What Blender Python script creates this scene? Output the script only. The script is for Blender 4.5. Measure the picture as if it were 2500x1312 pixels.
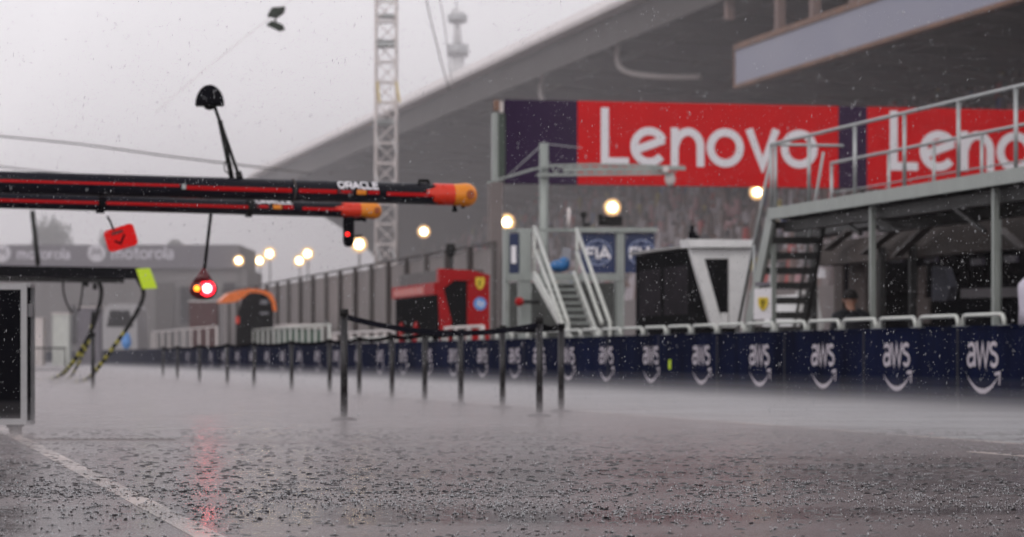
import bpy, math, random
from mathutils import Vector, Matrix
random.seed(7)
PI = math.pi
C = bpy.context.scene.collection
for o in list(bpy.data.objects): bpy.data.objects.remove(o)

# ------------------------------------------------------------------ camera, sky, sun, exposure
F, CX, HY, EYE = 6944.0, 1250.0, 872.0, 0.57      # focal length in photo pixels, centre, horizon row, eye height
sc = bpy.context.scene
cam = bpy.data.cameras.new('camera'); camo = bpy.data.objects.new('camera', cam); C.objects.link(camo)
cam.lens = 100; cam.sensor_width = 36; cam.shift_y = (HY - 656) / 2500
cam.clip_end = 6000; cam.clip_start = 0.2
camo.location = (0, 0, EYE); camo.rotation_euler = (PI / 2, 0, 0)
cam.dof.use_dof = True; cam.dof.focus_distance = 11.6; cam.dof.aperture_fstop = 4.4; cam.dof.aperture_blades = 9
sc.camera = camo
SUN_EL, SUN_AZ = math.radians(38), math.radians(200)
w = bpy.data.worlds.new('World'); sc.world = w; w.use_nodes = True
nt = w.node_tree; nt.nodes.clear()
def N(t, k, **kw):
    n = t.nodes.new(k)
    for a, b in kw.items(): setattr(n, a, b)
    return n
sky = N(nt, 'ShaderNodeTexSky', sky_type='NISHITA', sun_disc=False, sun_elevation=SUN_EL, sun_rotation=SUN_AZ, dust_density=4.0)
tc = N(nt, 'ShaderNodeTexCoord'); sep = N(nt, 'ShaderNodeSeparateXYZ')
mr = N(nt, 'ShaderNodeMapRange'); mr.inputs[1].default_value = 0.0; mr.inputs[2].default_value = 0.75
ramp = N(nt, 'ShaderNodeMix', data_type='RGBA')
ramp.inputs[6].default_value = (11.6, 11.15, 11.5, 1)       # cloud near the horizon
ramp.inputs[7].default_value = (6.6, 6.4, 6.7, 1)      # heavy rain cloud overhead
cn = N(nt, 'ShaderNodeTexNoise'); cn.inputs['Scale'].default_value = 2.2; cn.inputs['Detail'].default_value = 4
cmul = N(nt, 'ShaderNodeMix', data_type='RGBA', blend_type='MULTIPLY'); cmul.inputs[0].default_value = 1
cr = N(nt, 'ShaderNodeMapRange'); cr.inputs[1].default_value = .3; cr.inputs[2].default_value = .7; cr.inputs[3].default_value = .93; cr.inputs[4].default_value = 1.07
mixs = N(nt, 'ShaderNodeMix', data_type='RGBA'); mixs.inputs[0].default_value = 0.93
bg = N(nt, 'ShaderNodeBackground'); bg.inputs[1].default_value = 0.12
out = N(nt, 'ShaderNodeOutputWorld')
K = nt.links.new
K(tc.outputs['Generated'], sep.inputs[0]); K(sep.outputs[2], mr.inputs[0]); K(mr.outputs[0], ramp.inputs[0])
K(tc.outputs['Generated'], cn.inputs['Vector']); K(cn.outputs['Fac'], cr.inputs[0])
K(ramp.outputs[2], cmul.inputs[6]); K(cr.outputs[0], cmul.inputs[7])
K(sky.outputs[0], mixs.inputs[6]); K(cmul.outputs[2], mixs.inputs[7]); K(mixs.outputs[2], bg.inputs[0]); K(bg.outputs[0], out.inputs[0])
sl = bpy.data.lights.new('sun', 'SUN'); sl.energy = 0.55; sl.angle = math.radians(25); sl.color = (1, .96, .92)
so = bpy.data.objects.new('sun', sl); C.objects.link(so)
so.rotation_euler = (PI / 2 - SUN_EL, 0, PI - SUN_AZ)
so.location = (0, 0, 60)
sc.view_settings.view_transform = 'Standard'; sc.view_settings.look = 'None'
sc.view_settings.exposure = -0.16; sc.view_settings.gamma = 1
cy = sc.cycles if hasattr(sc, 'cycles') else None
if cy:
    cy.use_denoising = True; cy.max_bounces = 8; cy.volume_bounces = 2; cy.transparent_max_bounces = 16
    cy.caustics_reflective = False; cy.caustics_refractive = False; cy.sample_clamp_indirect = 6
    cy.transmission_bounces = 6

# ------------------------------------------------------------------ geometry of the place
TH = math.atan2(1581, F); ct, st = math.cos(TH), math.sin(TH)     # the pit lane runs 12.8 degrees left of the view
def W(d, s, z): return Vector((d * ct - s * st, d * st + s * ct, z))   # lane coordinates: d right of camera, s along the lane
def kx(px): return (px - CX) / F
def S(px, d): return d * (ct - kx(px) * st) / (st + kx(px) * ct)       # where the lane line at d shows in column px
def D(px, s): return s * (st + kx(px) * ct) / (ct - kx(px) * st)
def Zs(py, d, s): return EYE + (HY - py) / F * (d * st + s * ct)
def P(px, py, Y): return Vector((kx(px) * Y, Y, EYE + (HY - py) / F * Y))
def G(px, py, d): s = S(px, d); return W(d, s, Zs(py, d, s))           # point on the lane-parallel plane d
def Q(px, py, s): d = D(px, s); return W(d, s, Zs(py, d, s))           # point on the cross plane s

# ------------------------------------------------------------------ materials
def mat(name, rgb, rough=.5, metal=0, var=.15, scale=5, bump=0.0, emit=None, es=0, streak=0):
    m = bpy.data.materials.new(name); m.use_nodes = True
    t = m.node_tree; b = t.nodes['Principled BSDF']; k = t.links.new
    b.inputs['Base Color'].default_value = (*rgb, 1); b.inputs['Roughness'].default_value = rough; b.inputs['Metallic'].default_value = metal
    if emit:
        b.inputs['Emission Color'].default_value = (*emit, 1); b.inputs['Emission Strength'].default_value = es
    if var:
        tx = N(t, 'ShaderNodeTexCoord'); mp = N(t, 'ShaderNodeMapping'); no = N(t, 'ShaderNodeTexNoise')
        mp.inputs['Scale'].default_value = (1, 1, .25 if streak else 1)
        no.inputs['Scale'].default_value = scale; no.inputs['Detail'].default_value = 6; no.inputs['Roughness'].default_value = .65
        r = N(t, 'ShaderNodeMapRange'); r.inputs[1].default_value = .3; r.inputs[2].default_value = .7
        r.inputs[3].default_value = 1 - var; r.inputs[4].default_value = 1 + var
        mx = N(t, 'ShaderNodeMix', data_type='RGBA', blend_type='MULTIPLY'); mx.inputs[0].default_value = 1; mx.inputs[6].default_value = (*rgb, 1)
        k(tx.outputs['Object'], mp.inputs[0]); k(mp.outputs[0], no.inputs['Vector']); k(no.outputs['Fac'], r.inputs[0]); k(r.outputs[0], mx.inputs[7]); k(mx.outputs[2], b.inputs['Base Color'])
        r2 = N(t, 'ShaderNodeMapRange'); r2.inputs[1].default_value = .3; r2.inputs[2].default_value = .7
        r2.inputs[3].default_value = max(0, rough - .1); r2.inputs[4].default_value = min(1, rough + .12)
        k(no.outputs['Fac'], r2.inputs[0]); k(r2.outputs[0], b.inputs['Roughness'])
        if bump:
            bp = N(t, 'ShaderNodeBump'); bp.inputs['Strength'].default_value = bump; bp.inputs['Distance'].default_value = .02
            k(no.outputs['Fac'], bp.inputs['Height']); k(bp.outputs[0], b.inputs['Normal'])
    return m
M = dict(
 blue=mat('navy_board', (.0035, .006, .025), .65, var=.55, scale=2.2, streak=1, bump=.25),
 print_white=mat('faded_white_print', (.50, .45, .50), .55),
 white=mat('white_paint', (.8, .8, .8), .35, var=.08),
 steel=mat('grey_green_steel', (.30, .33, .31), .4, .2, var=.2, scale=3, streak=1),
 steel_dark=mat('dark_steel', (.045, .045, .045), .5, .3, var=.3),
 galv=mat('galvanised_rail', (.42, .44, .44), .35, .5, var=.15),
 cream=mat('off_white_rail', (.58, .60, .56), .35, .1, var=.12),
 black=mat('black_plastic', (.004, .004, .006), .45, var=.3),
 navy=mat('satin_navy_paint', (.004, .004, .010), .34, var=.25, scale=9),
 red=mat('bright_red_paint', (.48, .003, .005), .45, var=.06),
 signred=mat('red_sign_fabric', (.66, .001, .003), .6, var=.07, scale=1.2),
 purple=mat('dark_purple_fabric', (.030, .012, .048), .6, var=.12, scale=1),
 signwhite=mat('white_sign_print', (.86, .84, .88), .6, var=.04),
 orange=mat('orange_paint', (.80, .25, .008), .3, var=.08),
 flame=mat('orange_red_paint', (.72, .03, .005), .3, var=.1),
 concrete=mat('stained_concrete', (.20, .17, .165), .75, var=.3, scale=.6, streak=1),
 roofmetal=mat('weathered_roof_sheet', (.12, .105, .10), .6, .1, var=.25, scale=.5),
 soffit=mat('brown_grey_soffit', (.055, .045, .043), .7, var=.3, scale=.35),
 gutter=mat('pale_gutter', (.72, .66, .64), .5, var=.15, scale=.8),
 bluegrey=mat('blue_grey_panel', (.30, .31, .40), .5, var=.06, scale=.3),
 rust=mat('rusty_edge', (.22, .12, .08), .7, var=.4, scale=1),
 glass=mat('dark_tinted_glass', (.006, .006, .007), .3, var=.3, scale=3),
 redstand=mat('race_red_paint', (.36, .003, .005), .45, var=.12, scale=2),
 yellow=mat('yellow_print', (.75, .55, .03), .5),
 neon=mat('neon_yellow_card', (.62, .85, .01), .5, var=.04),
 skyblue=mat('light_blue_print', (.10, .30, .70), .5),
 tarp=mat('blue_tarpaulin', (.02, .16, .42), .45, var=.3, scale=6, bump=.4),
 panelblue=mat('dark_blue_panel', (.006, .02, .09), .4, var=.15),
 greybuild=mat('grey_purple_cladding', (.16, .145, .17), .6, var=.15, scale=.15),
 greywall=mat('grey_render', (.2, .185, .185), .7, var=.25, scale=.2, streak=1),
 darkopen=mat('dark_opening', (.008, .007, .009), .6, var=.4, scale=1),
 mclaren=mat('papaya_paint', (.9, .20, .03), .3, var=.05),
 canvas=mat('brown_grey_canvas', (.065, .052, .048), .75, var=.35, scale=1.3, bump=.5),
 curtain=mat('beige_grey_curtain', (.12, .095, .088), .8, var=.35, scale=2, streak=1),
 case_frame=mat('aluminium_edge', (.36, .36, .37), .4, .5, var=.1),
 foliage=mat('wet_leaves', (.05, .065, .035), .7, var=.4, scale=1),
 bark=mat('bark', (.06, .045, .035), .8),
 fencepanel=mat('grey_screen_mesh', (.23, .205, .20), .7, var=.25, scale=.8, streak=1),
 fencedark=mat('dark_fence_post', (.07, .06, .058), .6),
 green=mat('dull_green_paint', (.05, .12, .08), .6),
 skin=mat('skin', (.30, .15, .10), .5, var=.05), hair=mat('dark_hair', (.012, .01, .01), .6), shirt=mat('white_shirt', (.62, .58, .68), .7, var=.1, scale=9, bump=.4),
 jacket=mat('black_jacket', (.01, .011, .014), .5, var=.3, scale=12, bump=.4), trousers=mat('dark_trousers', (.02, .02, .025), .7),
 lamp=mat('lit_floodlight', (1, .9, .7), .4, var=0, emit=(1, .80, .45), es=24),
 led_red=mat('lit_red_led', (1, .1, .05), .4, var=0, emit=(1, .035, .05), es=70),
 led_hot=mat('lit_hot_led', (1, .3, .2), .4, var=0, emit=(1, .10, .11), es=36),
 led_amber=mat('lit_amber_led', (1, .4, .05), .4, var=0, emit=(1, .22, .01), es=4),
 led_dim=mat('lit_small_red_led', (1, .05, .03), .4, var=0, emit=(1, .01, .01), es=3),
 redlens=mat('dark_red_lens', (.10, .004, .008), .2, var=0),
 rubber=mat('rubber', (.012, .012, .012), .6),
 brace=mat('grey_brown_brace', (.08, .07, .066), .6),
)

for k_ in ('navy', 'black', 'glass', 'blue', 'rubber', 'darkopen', 'steel_dark', 'jacket', 'trousers', 'hair', 'soffit', 'roofmetal', 'fencedark', 'purple', 'signred', 'red', 'redstand'):
    M[k_].node_tree.nodes['Principled BSDF'].inputs['Specular IOR Level'].default_value = 0 if k_ in ('glass', 'blue', 'signred', 'purple', 'darkopen', 'soffit', 'black') else .12

# ------------------------------------------------------------------ mesh helpers
class MB:
    def __init__(s): s.v = []; s.f = []; s.mi = []; s.cur = 0; s.sm = []
    def add(s, vs, fs, smooth=False):
        n = len(s.v); s.v += [Vector(a) for a in vs]
        for f in fs: s.f.append([n + i for i in f]); s.mi.append(s.cur); s.sm.append(smooth)
        return s
    def hexa(s, p): return s.add(p, [(0, 3, 2, 1), (4, 5, 6, 7), (0, 1, 5, 4), (1, 2, 6, 5), (2, 3, 7, 6), (3, 0, 4, 7)])
    def lbox(s, d0, d1, s0, s1, z0, z1):
        return s.hexa([W(d0, s0, z0), W(d1, s0, z0), W(d1, s1, z0), W(d0, s1, z0), W(d0, s0, z1), W(d1, s0, z1), W(d1, s1, z1), W(d0, s1, z1)])
    def box(s, c, sz, R=None):
        c = Vector(c); R = R or Matrix.Identity(3); h = [x / 2 for x in sz]
        q = [(-1, -1, -1), (1, -1, -1), (1, 1, -1), (-1, 1, -1), (-1, -1, 1), (1, -1, 1), (1, 1, 1), (-1, 1, 1)]
        return s.hexa([c + R @ Vector((a * h[0], b * h[1], e * h[2])) for a, b, e in q])
    def prism(s, poly, vec):          # poly of world points, extruded by vec
        n = len(poly); vec = Vector(vec); p = [Vector(a) for a in poly]
        return s.add(p + [a + vec for a in p], [list(range(n))[::-1], list(range(n, 2 * n))] + [(i, (i + 1) % n, n + (i + 1) % n, n + i) for i in range(n)])
    def tube(s, pts, r, n=8, cap=True, smooth=True):
        pts = [Vector(a) for a in pts]; rs = r if isinstance(r, (list, tuple)) else [r] * len(pts)
        base = []; up = None
        for i, p in enumerate(pts):
            a = pts[max(0, i - 1)]; b = pts[min(len(pts) - 1, i + 1)]; t = (b - a).normalized()
            if up is None: up = t.orthogonal().normalized()
            up = (up - t * up.dot(t)).normalized(); q = t.cross(up)
            base += [p + (up * math.cos(2 * PI * j / n) + q * math.sin(2 * PI * j / n)) * rs[i] for j in range(n)]
        fs = [(i * n + j, i * n + (j + 1) % n, (i + 1) * n + (j + 1) % n, (i + 1) * n + j) for i in range(len(pts) - 1) for j in range(n)]
        s.add(base, fs, smooth)
        if cap:
            m = len(s.v) - len(base); s.f.append([m + j for j in range(n)][::-1]); s.mi.append(s.cur); s.sm.append(False)
            m2 = m + (len(pts) - 1) * n; s.f.append([m2 + j for j in range(n)]); s.mi.append(s.cur); s.sm.append(False)
        return s
    def bar(s, a, b, w_, h_=None):    # rectangular bar
        a, b = Vector(a), Vector(b); h_ = h_ or w_; t = (b - a).normalized()
        x = t.cross(Vector((0, 0, 1)))
        x = x.normalized() if x.length > .05 else W(1, 0, 0)
        y = t.cross(x).normalized(); o = [(-1, -1), (1, -1), (1, 1), (-1, 1)]
        return s.hexa([p + x * i * w_ / 2 + y * j * h_ / 2 for p in (a, b) for i, j in o])
    def ball(s, c, r, n=12, m=8, sq=(1, 1, 1), zmin=-1, R=None):
        c = Vector(c); vs = []; R = R or Matrix.Identity(3)
        a0 = math.asin(zmin)
        for i in range(m + 1):
            a = a0 + (PI / 2 - a0) * i / m
            for j in range(n):
                b = 2 * PI * j / n
                vs.append(c + R @ Vector((r * sq[0] * math.cos(a) * math.cos(b), r * sq[1] * math.cos(a) * math.sin(b), r * sq[2] * math.sin(a))))
        fs = [(i * n + j, i * n + (j + 1) % n, (i + 1) * n + (j + 1) % n, (i + 1) * n + j) for i in range(m) for j in range(n)]
        fs.append(list(range(n))[::-1])
        return s.add(vs, fs, True)
    def build(s, name, m, parent=None, origin=None):
        me = bpy.data.meshes.new(name)
        if parent is not None: o3 = Vector(parent['_o'])
        elif origin is not None: o3 = Vector(origin)
        else:
            xs = [v.x for v in s.v]; ys = [v.y for v in s.v]; o3 = Vector(((min(xs) + max(xs)) / 2, (min(ys) + max(ys)) / 2, min(v.z for v in s.v)))
        me.from_pydata([tuple(v - o3) for v in s.v], [], s.f)
        for mm in (m if isinstance(m, (list, tuple)) else [m]): me.materials.append(mm)
        me.polygons.foreach_set('material_index', s.mi); me.polygons.foreach_set('use_smooth', s.sm); me.update()
        o = bpy.data.objects.new(name, me); C.objects.link(o)
        if parent is not None: o.parent = parent
        else: o.location = o3
        o['_o'] = tuple(o3)
        return o
def tag(o, label=None, cat=None, group=None, kind=None):
    for k, v in (('label', label), ('category', cat), ('group', group), ('kind', kind)):
        if v: o[k] = v
    return o
def thing(name, label, cat, loc, group=None):
    o = bpy.data.objects.new(name, None); C.objects.link(o); o.location = Vector(loc); o['_o'] = tuple(Vector(loc)); o.empty_display_size = .2
    return tag(o, label, cat, group)
def dup(root, loc, label, group=None, sz=1.0, sxy=1.0):
    r = root.copy(); C.objects.link(r); r.location = Vector(loc); r['label'] = label; r.scale = (sxy, sxy, sz)
    if group: r['group'] = group
    for ch in list(root.children):
        c = ch.copy(); C.objects.link(c); c.parent = r
        for g in list(ch.children):
            e = g.copy(); C.objects.link(e); e.parent = c
    return r
ORD = 'first second third fourth fifth sixth seventh eighth ninth tenth eleventh twelfth thirteenth fourteenth fifteenth sixteenth seventeenth eighteenth nineteenth twentieth'.split()
def ordw(i): return ORD[i] if i < 20 else ('twenty-' + ORD[i - 20] if i < 29 else 'thirtieth' if i == 29 else 'thirty-' + ORD[i - 30])

# lettering: every glyph is a list of strokes (polylines) drawn as flat ribbons
def arc(cx, cy, rx, ry, a0, a1, n=14): return [(cx + rx * math.cos(math.radians(a0 + (a1 - a0) * i / n)), cy + ry * math.sin(math.radians(a0 + (a1 - a0) * i / n))) for i in range(n + 1)]
GL = {
 'L': (.78, [[(.1, 1.48), (.1, .1), (.74, .1)]]),
 'e': (1.06, [[(.12, .40), (.90, .68)], arc(.5, .5, .4, .4, 24, 322, 26)]),
 'n': (.98, [[(.12, 0), (.12, 1)], [(.12, .5)] + arc(.48, .52, .33, .38, 160, 0, 12) + [(.81, 0)]]),
 'o': (1.06, [arc(.5, .5, .4, .4, 0, 360, 30)]),
 'v': (.95, [[(.08, 1), (.45, .06), (.82, 1)]]),
 'a': (.80, [arc(.36, .66, .28, .26, 150, 0, 10) + [(.64, 0)], [(.64, .5), (.3, .5)] + arc(.3, .27, .22, .23, 90, 300, 12) + [(.64, .2)]]),
 'w': (1.10, [[(.02, 1), (.28, .04), (.53, .9), (.78, .04), (1.04, 1)]]),
 's': (.72, [arc(.33, .74, .26, .2, 30, 270, 10) + arc(.33, .28, .28, .24, 80, -150, 10)]),
 'm': (1.45, [[(.12, 0), (.12, 1)], arc(.38, .62, .26, .3, 170, 0, 8) + [(.64, 0)], arc(.90, .62, .26, .3, 170, 0, 8) + [(1.16, 0)]]),
 't': (.62, [[(.28, 1.3), (.28, .2), (.5, .05)], [(.0, .92), (.55, .92)]]),
 'r': (.62, [[(.12, 0), (.12, 1)], arc(.42, .6, .3, .3, 170, 70, 6)]),
 'l': (.3, [[(.12, 0), (.12, 1.45)]]),
 'O': (1.35, [arc(.62, .5, .52, .42, 0, 360, 28)]),
 'R': (1.15, [[(.1, 0), (.1, .92), (.75, .92)] + arc(.75, .66, .24, .26, 90, -90, 8) + [(.1, .40)], [(.62, .38), (1.0, 0)]]),
 'A': (1.2, [[(.02, 0), (.55, .96), (1.08, 0)], [(.25, .3), (.85, .3)]]),
 'C': (1.15, [[(1.05, .92)] + arc(.52, .5, .42, .42, 90, 270, 14) + [(1.05, .08)]]),
 'l2': (1.0, [[(.1, 1), (.1, .08), (.85, .08)]]),
 'E': (1.0, [[(.9, .92), (.1, .92), (.1, .08), (.9, .08)], [(.1, .5), (.8, .5)]]),
 'F': (.85, [[(.1, 0), (.1, .92), (.8, .92)], [(.1, .48), (.7, .48)]]),
 'I': (.35, [[(.15, 0), (.15, 1)]]),
}
def ribbon(mb, pts, wd, mp, lift=0.0, sub=0):
    if sub:
        q = []
        for a, b in zip(pts, pts[1:]):
            n = max(1, int(math.hypot(b[0] - a[0], b[1] - a[1]) / sub))
            q += [(a[0] + (b[0] - a[0]) * i / n, a[1] + (b[1] - a[1]) * i / n) for i in range(n)]
        pts = q + [pts[-1]]
    n = len(pts); closed = math.hypot(pts[0][0] - pts[-1][0], pts[0][1] - pts[-1][1]) < 1e-6
    vs = []
    for i in range(n):
        p = Vector(pts[i]); a = Vector(pts[i - 1]) if i else (Vector(pts[-2]) if closed else None); b = Vector(pts[i + 1]) if i < n - 1 else (Vector(pts[1]) if closed else None)
        t1 = (p - a).normalized() if a is not None else None; t2 = (b - p).normalized() if b is not None else None
        t = ((t1 or t2) + (t2 or t1)); t = t.normalized() if t.length > 1e-6 else (t1 or t2)
        nr = Vector((-t.y, t.x)); k = 1 / max(.45, nr.dot(Vector((-(t1 or t2).y, (t1 or t2).x))))
        for sgn in (1, -1):
            q = p + nr * (sgn * wd / 2 * k); vs.append(mp(q.x, q.y, lift))
    mb.add(vs, [(2 * i, 2 * i + 1, 2 * i + 3, 2 * i + 2) for i in range(n - 1)])
def text_width(tx): return sum(GL[c][0] for c in tx)
def write(mb, tx, mp, wd=.2, x0=0, y0=0, k=1, sub=0):
    x = x0; l = 0
    for c in tx:
        adv, strokes = GL[c]
        for stq in strokes:
            ribbon(mb, [(x + a * k, y0 + b * k) for a, b in stq], wd * k, mp, (l % 3) * .0012, sub); l += 1
        x += adv * k
def plane_map(o, ux, uy, nrm, gap=.005):
    o, ux, uy, nrm = Vector(o), Vector(ux), Vector(uy), Vector(nrm)
    return lambda x, y, l=0: o + ux * x + uy * y + nrm * (gap + l)

# ------------------------------------------------------------------ ground
def ground_mat(name, rgb, puddle=.5, light=0):
    m = bpy.data.materials.new(name); m.use_nodes = True; t = m.node_tree; b = t.nodes['Principled BSDF']; k = t.links.new
    g = N(t, 'ShaderNodeNewGeometry')
    no = N(t, 'ShaderNodeTexNoise'); no.inputs['Scale'].default_value = .55; no.inputs['Detail'].default_value = 5
    mp = N(t, 'ShaderNodeMapping'); mp.inputs['Scale'].default_value = (.5, 1.5, 1)
    k(g.outputs['Position'], mp.inputs[0]); k(mp.outputs[0], no.inputs['Vector'])
    fine = N(t, 'ShaderNodeTexNoise'); fine.inputs['Scale'].default_value = 55; fine.inputs['Detail'].default_value = 5; fine.inputs['Roughness'].default_value = .7
    k(g.outputs['Position'], fine.inputs['Vector'])
    c1 = N(t, 'ShaderNodeMapRange'); c1.inputs[1].default_value = .3; c1.inputs[2].default_value = .7; c1.inputs[3].default_value = .7; c1.inputs[4].default_value = 1.3
    k(no.outputs['Fac'], c1.inputs[0])
    mx = N(t, 'ShaderNodeMix', data_type='RGBA', blend_type='MULTIPLY'); mx.inputs[0].default_value = 1; mx.inputs[6].default_value = (*rgb, 1)
    k(c1.outputs[0], mx.inputs[7]); k(mx.outputs[2], b.inputs['Base Color'])
    rr = N(t, 'ShaderNodeMapRange'); rr.inputs[1].default_value = .38; rr.inputs[2].default_value = .62; rr.inputs[3].default_value = .07; rr.inputs[4].default_value = .26
    k(no.outputs['Fac'], rr.inputs[0]); k(rr.outputs[0], b.inputs['Roughness'])
    b.inputs['Specular IOR Level'].default_value = .07
    # drop rings on the water film
    hs = []
    for sc_, amp in ((9.0, .9), (17.0, .6)):
        vo = N(t, 'ShaderNodeTexVoronoi'); vo.inputs['Scale'].default_value = sc_; vo.inputs['Randomness'].default_value = 1
        k(g.outputs['Position'], vo.inputs['Vector'])
        s1 = N(t, 'ShaderNodeMath', operation='MULTIPLY'); s1.inputs[1].default_value = 42; k(vo.outputs['Distance'], s1.inputs[0])
        sn = N(t, 'ShaderNodeMath', operation='SINE'); k(s1.outputs[0], sn.inputs[0])
        fo = N(t, 'ShaderNodeMapRange'); fo.inputs[1].default_value = .0; fo.inputs[2].default_value = .55; fo.inputs[3].default_value = amp; fo.inputs[4].default_value = 0
        k(vo.outputs['Distance'], fo.inputs[0])
        ml = N(t, 'ShaderNodeMath', operation='MULTIPLY'); k(sn.outputs[0], ml.inputs[0]); k(fo.outputs[0], ml.inputs[1]); hs.append(ml)
    ad = N(t, 'ShaderNodeMath', operation='ADD'); k(hs[0].outputs[0], ad.inputs[0]); k(hs[1].outputs[0], ad.inputs[1])
    a2 = N(t, 'ShaderNodeMath', operation='MULTIPLY_ADD'); a2.inputs[1].default_value = 1.2; k(fine.outputs['Fac'], a2.inputs[0]); k(ad.outputs[0], a2.inputs[2])
    und = N(t, 'ShaderNodeTexNoise'); und.inputs['Scale'].default_value = 1.0; und.inputs['Detail'].default_value = 2; mpu = N(t, 'ShaderNodeMapping'); mpu.inputs['Scale'].default_value = (.9, 2.6, 1)
    k(g.outputs['Position'], mpu.inputs[0]); k(mpu.outputs[0], und.inputs['Vector'])
    a3 = N(t, 'ShaderNodeMath', operation='MULTIPLY_ADD'); a3.inputs[1].default_value = 5.0; k(und.outputs['Fac'], a3.inputs[0]); k(a2.outputs[0], a3.inputs[2]); a2 = a3
    bp = N(t, 'ShaderNodeBump'); bp.inputs['Strength'].default_value = .35; bp.inputs['Distance'].default_value = .0028
    sp = N(t, 'ShaderNodeSeparateXYZ'); k(g.outputs['Position'], sp.inputs[0])
    wob = N(t, 'ShaderNodeMath', operation='MULTIPLY_ADD'); wob.inputs[1].default_value = 1.6; k(no.outputs['Fac'], wob.inputs[0]); k(sp.outputs[1], wob.inputs[2])
    q1 = N(t, 'ShaderNodeMapRange', interpolation_type='SMOOTHSTEP'); q1.inputs[1].default_value = 11.1; q1.inputs[2].default_value = 11.8; q1.inputs[3].default_value = .18; q1.inputs[4].default_value = .32; k(wob.outputs[0], q1.inputs[0])
    k(q1.outputs[0], bp.inputs['Strength'])
    k(a2.outputs[0], bp.inputs['Height']); k(bp.outputs[0], b.inputs['Normal'])
    return m
asphalt = ground_mat('wet_asphalt', (.085, .058, .058)); pale = ground_mat('wet_pale_lane', (.27, .28, .285)); linew = ground_mat('worn_white_line', (.40, .33, .30)); trackm = ground_mat('wet_track', (.06, .055, .055))
def sheet(name, q, z, m):
    b = MB(); b.add([(*W(d, s, 0).xy, z) for d, s in q], [(0, 1, 2, 3)]); o = b.build(name, m, origin=(0, 0, 0)); tag(o, kind='structure'); return o
b = MB(); b.add([(-1500, -60, 0), (1500, -60, 0), (1500, 2500, 0), (-1500, 2500, 0)], [(0, 1, 2, 3)]); tag(b.build('ground', asphalt, origin=(0, 0, 0)), kind='structure')
DW = 11.85
sheet('fast_lane', [(7.46, -10), (DW - .02, -10), (DW - .02, 300), (7.46, 300)], .0008, pale)
sheet('racing_track', [(16.5, -10), (31.0, -10), (31.0, 420), (16.5, 420)], .0008, trackm)
sheet('lane_line', [(7.34, -10), (7.45, -10), (7.45, 300), (7.34, 300)], .0008, linew)
sheet('inner_lane_line', [(6.45, -10), (6.55, -10), (6.55, 16.1), (6.45, 16.1)], .0008, linew)
sheet('garage_line', [(1.015, -2), (1.115, -2), (1.115, 26), (1.015, 26)], .0008, linew)
sheet('box_line', [(-4, 26.0), (3.2, 26.0), (3.2, 26.12), (-4, 26.12)], .0008, linew)
# drain row across the lane
t = thing('drain_channel', 'row of small dark drain slots in the wet asphalt at the lower left', 'drain', P(235, 1075, 19.5))
t.location.z = 0; t['_o'] = (t.location.x, t.location.y, 0)
b = MB(); a0 = kx(70) * 19.5; a1 = kx(430) * 19.5
b.box(((a0 + a1) / 2, 19.5, .003), (a1 - a0, .07, .01)); b.build('channel', M['concrete'], t)
b = MB(); x = a0 + .03
while x < a1 - .03: b.box((x, 19.5, .009), (.026, .04, .006)); x += .052
b.build('grate', M['black'], t)

# ------------------------------------------------------------------ pit wall
t = thing('pit_wall', 'long low navy pit wall printed with white logos, running beside the lane', 'wall', W(DW + .15, 60, 0))
WH = .88; b = MB(); b.lbox(DW, DW + .28, 2, 300, 0, WH); board = b.build('barrier_board', M['blue'], t)
b = MB(); s = 5.3
while s < 120: b.lbox(DW - .012, DW - .001, s, s + .035, 0, WH); s += 3.05
b.build('board_joints', mat('dark_joint_strip', (.003, .004, .012), .8), board)  # thin dark strips drawn as seams between the boards
b = MB(); b.lbox(DW - .02, DW + .30, 2, 300, WH + .002, WH + .03); b.build('capping', M['blue'], t)
xs = [2400, 2190, 2010, 1855, 1713, 1590, 1481, 1388, 1317, 1257, 1178, 1107, 1045, 985, 928, 875, 822, 775, 732, 690, 652, 615, 580, 546, 515, 486, 458, 432]
zc = .60
for px in xs:
    s = S(px, DW); mp = plane_map(W(DW, s, 0), W(0, -1, 0), (0, 0, 1), W(-1, 0, 0), .006)
    b = MB(); k_ = .27; wx = .34
    def m2(x, y, l=0): return mp(x * wx / .27 - .0, y, l)
    wid = text_width('aws') * k_
    write(b, 'aws', lambda x, y, l=0: mp((x - wid / 2) * 1.26, y, l), .165, 0, .465, k_)
    top = []; bot = []
    for i in range(17):                                   # crescent smile
        a = -1 + 2 * i / 16; top.append((a * .44, .33 + .14 * (a * a - 1))); bot.append((a * .44, .33 + .14 * (a * a - 1) - .050 * (1 - a * a) - .006))
    b.add([mp(x, y + .035, 0) for x, y in top] + [mp(x, y + .035, 0) for x, y in bot], [(i, i + 1, 18 + i, 17 + i) for i in range(16)])
    ribbon(b, [(.34, .385), (.485, .40), (.47, .27)], .035, mp, .002)
    b.build('logo', M['print_white'], board)
b = MB(); b.box(G(1636, 890, DW - .01), (.05, .02, .14)); b.build('marker', M['neon'], t)
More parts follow.
